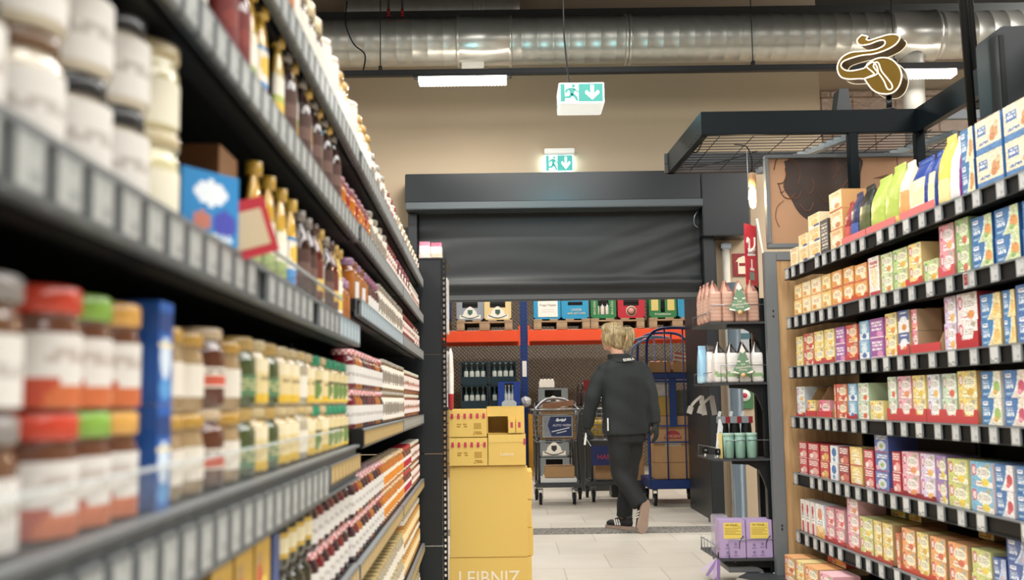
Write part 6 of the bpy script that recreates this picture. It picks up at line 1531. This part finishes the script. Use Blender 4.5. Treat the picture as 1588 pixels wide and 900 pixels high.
# roll cage
cg = thing('roll_cage', 'dark blue roll cage loaded with boxes right of the person', 'roll cage', (1.32, 10.25, 0))
bm_ = M['blue']
for a, c in ((.06, .06), (.50, .06), (.06, .7), (.50, .7)): caster(cg, a, c, .06)
MB().bevbox(0, .56, 0, .78, .165, .255, .006).build('base', bm_, cg)
for xx in (0.0,):
    pass
def side(y, nm):
    b = MB(); H = 1.74
    b.tube(bend([(.01, y, .2), (.01, y, 1.0), (.01, y, 1.55), (.05, y, 1.68), (.16, y, H), (.40, y, H), (.51, y, 1.68), (.55, y, 1.55), (.55, y, .2)], 5), .014, 8)
    for k in range(1, 3): b.tube([(.01 + .18 * k, y, .25), (.01 + .18 * k, y, 1.73)], .008, 6)
    for z in (.62, .78, 1.22): b.tube([(.01, y, z), (.55, y, z)], .009, 6)
    b.build(nm, bm_, cg)
side(.01, 'front_gate'); side(.77, 'rear_gate')
for dx, y in ((-.18, .35), (-.08, .55)):
    b = MB(); b.tube(bend([(dx, y, 1.0), (dx, y, 1.5), (dx + .06, y, 1.62), (dx + .22, y, 1.68), (dx + .4, y, 1.68)], 5), .012, 8); b.build('grab_rail', mat('pale_blue_tube', '#6f8fb8', .4), cg)
MB().bevbox(.01, .55, .02, .76, 1.24, 1.30, .004).build('shelf', bm_, cg)
MB().bevbox(.22, .29, .0, .02, .77, 1.24, .003).build('gate_strut', bm_, cg)
MB().bevbox(.50, .55, .0, .02, .77, 1.24, .003).build('gate_strut', bm_, cg)
b = MB(); b.box(.54, .60, -.02, -.014, 1.55, 1.76); b.build('white_tag', M['white'], cg)
t = cbox('cardboard_box', 1.60, 10.30, .258, .44, .44, .16, 'lower brown cardboard box in the roll cage')
cbox('yellow_parcel', 1.47, 10.31, .878, .20, .3, .19, 'mustard yellow parcel on the tall box in the roll cage', m=mat('mustard_box', '#b08c34', .6), tape=False)
cbox('white_parcel', 1.46, 10.33, 1.07, .16, .25, .14, 'mottled white parcel on the mustard one in the roll cage', m=mat('mottled_white', '#bdb5ab', .6, noise=.4, nscale=18), tape=False)
cbox('dark_parcel', 1.69, 10.33, .878, .17, .3, .25, 'dark olive parcel at the right inside the roll cage', m=mat('dark_olive', '#4a4a34', .5, noise=.5, nscale=15), tape=False)
t = cbox('cardboard_box', 1.59, 10.30, .42, .42, .42, .455, 'tall brown cardboard box with red arch logo in the roll cage')
rl = mat('logo_red', '#a3323a', .6)
b = MB(); ap = [(.085 * math.cos(a), .085 * math.sin(a)) for a in [q * PI / 12 for q in range(13)]]
b.prism([(x - .02, z + .23) for x, z in ap], -.003, 0); b.build('arch_logo', rl, t)
text('lettering', 'BERGEN', .04, mat('logo_cream', '#d9b88f', .6), t, (-.02, -.004, .255)); MB().box(-.10, .06, -.003, 0, .16, .20).build('white_strip', mat('strip_white', '#c9bfae', .6), t)
t = cbox('cardboard_box', 1.61, 10.32, 1.175, .34, .36, .05, 'thin yellow parcel lying on the tall cardboard box', m=mat('mustard_box', '#a3843a', .6)) if 0 else None
t = cbox('yellow_parcel', 1.51, 10.31, 1.172, .30, .3, .055, 'flat mustard yellow parcel under the cage shelf', m=mat('mustard_box', '#b08c34', .6), tape=False) if 0 else None
for k, (x, c, lab) in enumerate(((1.46, '#b5a99a', 'open brown tray of oranges on the cage shelf, left one'), (1.70, '#a58a68', 'open brown tray on the cage shelf, right one'))):
    t = thing('fruit_tray', lab, 'tray', (x, 10.30, 1.302)); b = MB(); w_ = .105
    b.box(-w_, w_, 0, .005, 0, .11); b.box(-w_, w_, .3, .305, 0, .11); b.box(-w_, -w_ + .005, .005, .3, 0, .11); b.box(w_ - .005, w_, .005, .3, 0, .11); b.box(-w_, w_, 0, .3, 0, .004)
    b.build('tray_body', M['board'], t)
om = mat('orange_peel', '#c9702c', .5, bump=.2, nscale=80)
for k in range(5):
    b = MB(); b.lathe([(.002, -.034), (.02, -.029), (.034, 0), (.02, .029), (.002, .034)], 12)
    o = b.build('orange', om, None, (1.40 + (k % 3) * .062, 10.37 + (k // 3) * .08, 1.342 + .05)); tag(o, f'orange in the left tray on the cage shelf, {ordn(k)}', 'orange', 'oranges in the tray')
for k in range(3):
    o = link('food_wrap', pouch(.11, .05, .19, lambda j, f, nr, u: '#c9c6c4' if (int(j * 9) % 2) else '#a0524e', name='film_bag', crease=.1, seed=k), None, (1.64 + k * .06, 10.35 + .08 * k, 1.315), .3 * k); o.rotation_euler = (0, .18, .2 * k); tag(o, f'shiny printed film bag in the right cage tray, {ordn(k)}', 'bag', 'film bags in the tray')
# small brown boxes left of the cage, a dark boot-like bin and paper bag
t = cbox('cardboard_box', 1.28, 10.95, .2, .16, .3, .42, 'narrow brown box behind the trouser leg beside the cage')
t = cbox('cardboard_box', 1.28, 10.95, .622, .15, .3, .2, 'small white and brown box on top of the narrow one', m=mat('pale_board', '#a8977f', .7))
b = MB(); b.bevbox(-.09, .09, 0, .5, 0, .2, .01); tag(b.build('floor_crate', M['rail'], None, (1.28, 10.95, 0)), 'dark low crate carrying the small brown boxes', 'crate')
for k, (c, z) in enumerate((('#c23338', .31), ('#e0d8d0', .205))):
    o = cbox('parcel', 1.13, 11.3, z, .12, .2, .10, ('red parcel', 'white parcel')[k] + ' in the gap behind the person\'s legs', m=mat('parcel', c, .5), tape=False)
o = MB().bevbox(-.09, .09, 0, .3, 0, .204, .008).build('floor_box', M['rail'], None, (1.13, 11.25, 0)); tag(o, 'dark low box under the red and white parcels', 'box')
# ---------------------------------------------------------------- the person walking into the stock room
def fuse(b, voxel, smooth=4, factor=.5):
    """one continuous surface out of overlapping closed volumes"""
    me = b.mesh('tmp', M['rubber']); o = bpy.data.objects.new('tmp', me); C.objects.link(o)
    m = o.modifiers.new('r', 'REMESH'); m.mode = 'VOXEL'; m.voxel_size = voxel
    s = o.modifiers.new('s', 'SMOOTH'); s.iterations = smooth; s.factor = factor
    dg = bpy.context.evaluated_depsgraph_get(); me2 = bpy.data.meshes.new_from_object(o.evaluated_get(dg))
    bpy.data.objects.remove(o)
    me2.polygons.foreach_set('use_smooth', [True] * len(me2.polygons)); me2.materials.clear()
    return me2
def V(*a): return Vector(a)
def ell(b, c, r, T=None, n=20):
    vs = []; fs = []; m = n // 2
    for j in range(m + 1):
        p = PI * (j + .0) / m
        for k in range(n):
            a = 2 * PI * k / n; v = Vector((r[0] * math.sin(max(.02, min(PI - .02, p))) * math.cos(a), r[1] * math.sin(max(.02, min(PI - .02, p))) * math.sin(a), r[2] * math.cos(p)))
            vs.append((T.to_3x3() @ v if T else v) + Vector(c))
    for j in range(m):
        for k in range(n): fs.append((j * n + k, j * n + (k + 1) % n, (j + 1) * n + (k + 1) % n, (j + 1) * n + k))
    fs.append(list(range(n))); fs.append([m * n + k for k in range(n)][::-1])
    return b.add(vs, fs)
def ring_loft(b, rings, yaw, n=28, e=.75):
    """rings: (cx, cy, z, half width, half depth)"""
    vs = []; fs = []; c, s = math.cos(yaw), math.sin(yaw)
    for cx, cy, z, hw, hd in rings:
        for k in range(n):
            a = 2 * PI * k / n; x = hw * math.copysign(abs(math.cos(a)) ** e, math.cos(a)); y = hd * math.copysign(abs(math.sin(a)) ** e, math.sin(a))
            vs.append((cx + x * c - y * s, cy + x * s + y * c, z))
    for i in range(len(rings) - 1):
        for k in range(n): fs.append((i * n + k, i * n + (k + 1) % n, (i + 1) * n + (k + 1) % n, (i + 1) * n + k))
    fs.append(list(range(n))[::-1]); fs.append([(len(rings) - 1) * n + k for k in range(n)])
    return b.add(vs, fs)
def limb(b, pts, rad, n=16):
    P = bend(pts, 5); k = (len(rad) - 1) / (len(P) - 1); rr = []
    for i in range(len(P)):
        f = i * k; a = int(min(f, len(rad) - 2)); t = f - a; rr.append(rad[a] * (1 - t) + rad[a + 1] * t)
    return b.tube(P, rr, n)
YAW = R(20)
shL, elL, wrL = V(.735, 8.37, 1.295), V(.632, 8.35, 1.05), V(.592, 8.43, .83)
shR, elR, wrR = V(1.045, 8.44, 1.305), V(1.112, 8.41, 1.06), V(1.140, 8.39, .85)
hipL, knL, anL = V(.845, 8.37, .80), V(.853, 8.38, .46), V(.985, 8.28, .225)
hipR, knR, anR = V(.965, 8.43, .80), V(.922, 8.48, .43), V(.882, 8.52, .085)
HC = V(.812, 8.40, 1.553)
HT = Matrix.Rotation(R(47), 4, 'Z')                      # face turned to the left of the walking line (+y is the face)

per = thing('person', 'woman in a dark jacket and black trousers walking away, blond hair tied up', 'person', (0, 0, 0))
b = MB()
def H(x, y, z): return HC + HT @ Vector((x, y, z))
ell(b, H(0, -.005, .012), (.074, .093, .098), HT); ell(b, H(0, .022, -.045), (.056, .066, .070), HT)
ell(b, H(0, .062, -.085), (.026, .024, .022), HT)                                  # chin
ell(b, H(0, .096, -.022), (.011, .016, .018), HT); limb(b, [H(0, .086, .02), H(0, .097, -.015)], [.008, .010])   # nose
ell(b, H(-.028, .078, .018), (.020, .012, .009), HT); ell(b, H(.028, .078, .018), (.020, .012, .009), HT)         # brow
ell(b, H(0, .083, -.057), (.022, .010, .009), HT)                                  # lips
for s_ in (-1, 1): ell(b, H(s_ * .075, -.008, -.018), (.010, .020, .031), HT)       # ears
limb(b, [V(.868, 8.375, 1.34), V(.846, 8.38, 1.42), V(.825, 8.39, 1.48)], [.062, .052, .05])
ring_loft(b, [(.91, 8.40, .74, .15, .10), (.91, 8.40, .85, .155, .105), (.90, 8.395, 1.0, .14, .10), (.895, 8.39, 1.2, .155, .10), (.885, 8.385, 1.31, .14, .085), (.87, 8.38, 1.36, .07, .06)], YAW)
for p, r_ in (((shL, elL, wrL), (.05, .04, .028)), ((shR, elR, wrR), (.05, .04, .028))): limb(b, p, r_)
for p, r_ in (((hipL, knL, anL), (.085, .055, .038)), ((hipR, knR, anR), (.085, .055, .038))): limb(b, p, r_)
def hand(b, w_, d, nrm, thumb, k=1.0, curl=.5):
    """palm, five unequal bent fingers; d: along the hand, nrm: palm normal, thumb: side of the thumb"""
    d = d.normalized(); nrm = nrm.normalized(); sd = d.cross(nrm).normalized() * thumb
    T = Matrix((sd, nrm, d)).transposed().to_4x4()
    limb(b, [w_ - d * .03, w_ + d * .02], [.027 * k, .029 * k]); ell(b, w_ + d * .05, (.041 * k, .018 * k, .05 * k), T)
    for i, (o_, L) in enumerate(((.030, .068), (.010, .078), (-.011, .072), (-.030, .056))):
        p0 = w_ + d * .083 + sd * o_; a1 = curl * .5; a2 = curl * 1.2
        p1 = p0 + (d * math.cos(a1) + nrm * math.sin(a1)) * L * .45; p2 = p1 + (d * math.cos(a2) + nrm * math.sin(a2)) * L * .33; p3 = p2 + (d * math.cos(a2 + .4) + nrm * math.sin(a2 + .4)) * L * .25
        b.tube([p0 - d * .02, p0, p1, p2, p3], [.010 * k, .010 * k, .0095 * k, .009 * k, .0075 * k], 10)
    t0 = w_ + d * .025 + sd * .028; t1 = t0 + (sd * .7 + d * .7 + nrm * .25).normalized() * .035; t2 = t1 + (d * .9 + sd * .15 + nrm * .45).normalized() * .03; t3 = t2 + (d * .9 + nrm * .5).normalized() * .022
    b.tube([t0 - sd * .012, t0, t1, t2, t3], [.012 * k, .012 * k, .0115 * k, .0105 * k, .008 * k], 10)
dL, dR = V(-.03, .10, -.90), V(.06, -.10, -.95)
hand(b, wrL, dL, V(.85, .3, .1), 1, .92); hand(b, wrR, dR, V(-.85, .4, -.1), -1, .92)
bm_o = fuse(b, .0065, 3); bm_o.materials.append(mat('skin', '#d9a88c', .5))
body = link('body', bm_o, per)
for s_ in (-1, 1):
    ell_b = MB(); ell(ell_b, H(s_ * .030, .080, .004), (.012, .010, .008), HT); ell_b.build('eye', M['white'], per)
# jacket
b = MB()
ring_loft(b, [(.905, 8.395, .765, .188, .135), (.905, 8.395, .80, .190, .137), (.90, 8.393, .95, .178, .13), (.895, 8.39, 1.10, .180, .13), (.893, 8.39, 1.22, .185, .125), (.89, 8.388, 1.30, .172, .105), (.88, 8.382, 1.352, .13, .085), (.872, 8.38, 1.385, .085, .07)], YAW)
limb(b, [shL + V(.05, 0, .0), shL + V(-.002, 0, -.05), (shL + elL) / 2 + V(-.005, 0, 0), elL, wrL], [.058, .074, .070, .062, .05]); ell(b, shL + V(.015, 0, -.015), (.075, .075, .062))
limb(b, [shR + V(-.05, 0, .0), shR + V(.002, 0, -.05), (shR + elR) / 2 + V(.006, 0, 0), elR, wrR], [.058, .074, .070, .062, .05]); ell(b, shR + V(-.015, 0, -.015), (.075, .075, .062))
jm = fuse(b, .009, 5)
# soft folds in the cloth
for v in jm.vertices:
    p = v.co; k = .004 * math.sin(22 * p.x + 14 * p.z) * math.sin(11 * p.z - 9 * p.x) + .003 * math.sin(37 * p.z + 20 * p.x)
    v.co += v.normal * k
jm.materials.append(mat('dark_fleece', '#23282a', .85, noise=.12, nscale=40, bump=.1))
jk = link('jacket', jm, per)
b = MB()
ring_loft(b, [(.880, 8.38, 1.345, .115, .092), (.868, 8.378, 1.375, .094, .082), (.856, 8.374, 1.408, .086, .078), (.856, 8.374, 1.412, .078, .070), (.868, 8.378, 1.375, .075, .064)], YAW)
b.build('collar', mat('collar_black', '#1f2224', .8), jk)
tx = text('lettering', 'EDEKA', .032, mat('white_thread', '#e0dfda', .7), jk, (.925, 8.262, 1.362), rot=(R(62), 0, R(20)), ext=.002)
tx.rotation_euler = (R(58), -R(6), R(20))
b = MB(); b.box(.742, .752, 8.26, 8.27, .80, .90, T=None); b.build('white_strap', M['white'], jk)
# trousers
b = MB()
ring_loft(b, [(.905, 8.40, .70, .15, .12), (.905, 8.40, .80, .155, .12), (.905, 8.40, .87, .15, .11)], YAW)
limb(b, [hipL, (hipL + knL) / 2, knL, (knL + anL) / 2, anL + V(.012, 0, -.01)], [.105, .094, .080, .073, .072])
limb(b, [hipR, (hipR + knR) / 2, knR, (knR + anR) / 2, anR + V(0, 0, .01)], [.105, .092, .076, .068, .066])
tm = fuse(b, .009, 4)
for v in tm.vertices:
    p = v.co; v.co += v.normal * (.004 * math.sin(34 * p.z + 12 * p.x) * math.sin(15 * p.x + 5))
tm.materials.append(mat('black_cloth', '#1a1d1f', .8, noise=.1, nscale=40)); link('trousers', tm, per)
# gloves
glm = mat('glove_black', '#1d2322', .75, bump=.3, nscale=60)
for w_, d, nn, th, nm in ((wrL, dL, V(.85, .3, .1), 1, 'glove'), (wrR, dR, V(-.85, .4, -.1), -1, 'glove')):
    b = MB(); hand(b, w_, d, nn, th, 1.18); limb(b, [w_ - d.normalized() * .045, w_ + d.normalized() * .01], [.036, .036])
    g = fuse(b, .0055, 2); g.materials.append(glm); link(nm, g, per)
# hair: cap, hairline locks and the pinned-up tail
hair_m = mat('blond_hair', '#b8995f', .5)
nt = hair_m.node_tree; bb = nt.nodes['Principled BSDF']; tc = nt.nodes.new('ShaderNodeTexCoord'); mp = nt.nodes.new('ShaderNodeMapping'); mp.inputs['Scale'].default_value = (90, 90, 14)
nz_ = nt.nodes.new('ShaderNodeTexNoise'); nz_.inputs['Scale'].default_value = 1.0; nz_.inputs['Detail'].default_value = 5
cr = nt.nodes.new('ShaderNodeValToRGB'); cr.color_ramp.elements[0].position = .35; cr.color_ramp.elements[1].position = .68
cr.color_ramp.elements[0].color = (*lin('#6f5d3f'), 1); cr.color_ramp.elements[1].color = (*lin('#c0ab80'), 1)
nt.links.new(tc.outputs['Object'], mp.inputs['Vector']); nt.links.new(mp.outputs['Vector'], nz_.inputs['Vector']); nt.links.new(nz_.outputs['Fac'], cr.inputs['Fac']); nt.links.new(cr.outputs['Color'], bb.inputs['Base Color'])
bp_ = nt.nodes.new('ShaderNodeBump'); bp_.inputs['Strength'].default_value = .5; bp_.inputs['Distance'].default_value = .006; nt.links.new(nz_.outputs['Fac'], bp_.inputs['Height']); nt.links.new(bp_.outputs['Normal'], bb.inputs['Normal'])
b = MB()
ell(b, H(0, -.012, .026), (.086, .102, .100), HT); ell(b, H(0, -.052, -.030), (.074, .062, .080), HT); ell(b, H(0, .04, .07), (.07, .055, .05), HT)
ell(b, H(.0, -.07, -.07), (.05, .035, .04), HT)
bun = V(.905, 8.325, 1.585)
ell(b, bun, (.045, .045, .04)); limb(b, [H(0, -.09, .03), bun], [.04, .035])
hm_ = fuse(b, .006, 4); hm_.materials.append(hair_m); hr = link('hair', hm_, per)
rh = random.Random(6); b = MB()
for k in range(26):
    a = rh.uniform(-1, 1); L = rh.uniform(.09, .16); out = rh.uniform(.02, .075)
    b.tube(bend([bun + V(rh.uniform(-.02, .02), rh.uniform(-.03, .0), rh.uniform(-.01, .03)), bun + V(out * .7 + .01 * a, -.03, .012 + .02 * rh.random()), bun + V(out + .012 * a, -.03 + .01 * a, -.05), bun + V(out * .5 + .02 * a - .02, -.02, -L)], 4), [.010, .012, .013, .014, .013, .012, .011, .010, .009, .008, .006, .004, .002], 6)
b.build('hair_tail', hair_m, hr)
b = MB()
for k in range(10):
    t = k / 9; p = H(-.082 + .01 * t, .03 - .09 * t, .03)
    b.tube(bend([p, H(-.086, .04 - .09 * t, -.02), H(-.08, .03 - .09 * t, -.06 - .02 * rh.random())], 4), [.008, .009, .009, .008, .007, .006, .004, .003, .002], 6)
b.build('side_locks', hair_m, hr)
# shoes: built on their own axes (toe along +y), then set on the feet
sole_m = mat('gum_sole', '#a58f80', .6); shoe_m = mat('black_suede', '#1d1d20', .7); stripe_m = mat('white_stripe', '#e6e2dc', .5)
def shoe(T, nm='shoe'):
    L = .27; outl = [(-.036, .03), (-.040, .08), (-.036, .13), (-.045, .19), (-.044, .23), (-.026, .262), (.0, .27), (.026, .262), (.044, .23), (.046, .19), (.038, .13), (.038, .08), (.034, .03), (.018, .004), (0, 0), (-.018, .004)]
    n = len(outl)
    b = MB(); vs = [T @ V(x, y, 0) for x, y in outl] + [T @ V(x * 1.0, y, .024) for x, y in outl]
    b.add(vs, [list(range(n)), list(range(n, 2 * n))[::-1]] + [(i, (i + 1) % n, (i + 1) % n + n, i + n) for i in range(n)])
    u = MB(); ell(u, (0, .19, .036), (.043, .075, .034)); ell(u, (0, .06, .05), (.036, .058, .045)); ell(u, (0, .12, .05), (.037, .08, .042)); ell(u, (0, .05, .085), (.034, .045, .03))
    um = fuse(u, .006, 3)
    for v in um.vertices: v.co = T @ v.co
    um.materials.append(shoe_m); s_ = link(nm, um, per)
    b.build('sole', sole_m, s_)
    for sd in (-1, 1):
        b = MB()
        for k in range(3):
            y = .10 + .022 * k; b.bar(T @ V(sd * .040, y, .03), T @ V(sd * .030, y + .02, .075), .008, .01)
        b.build('stripes', stripe_m, s_)
    b = MB()
    for k in range(4): b.bar(T @ V(-.02, .13 + .018 * k, .085 - .006 * k), T @ V(.02, .13 + .018 * k, .085 - .006 * k), .006, .004)
    b.build('laces', stripe_m, s_)
    return s_
def frame(o, ydir, zdir):
    y = ydir.normalized(); x = y.cross(zdir).normalized(); z = x.cross(y)
    m = Matrix((x, y, z)).transposed().to_4x4(); m.translation = o; return m
shoe(frame(V(.945, 8.45, .004), V(-.66, .62, 0), V(0, 0, 1)))
shoe(frame(V(1.040, 8.245, .262), V(-.05, -.02, -.26), V(-.45, .88, .08)))
# white folded strip held in the left glove
hp = wrL + dL.normalized() * .10
t = thing('paper_strip', 'white folded paper strip held in the left glove', 'paper strip', hp)
b = MB(); b.bar((-.006, -.035, .05), (-.02, -.035, -.045), .016, .003); b.bar((-.004, -.037, .0), (.03, -.035, -.055), .014, .003); b.build('strip', M['white'], t)
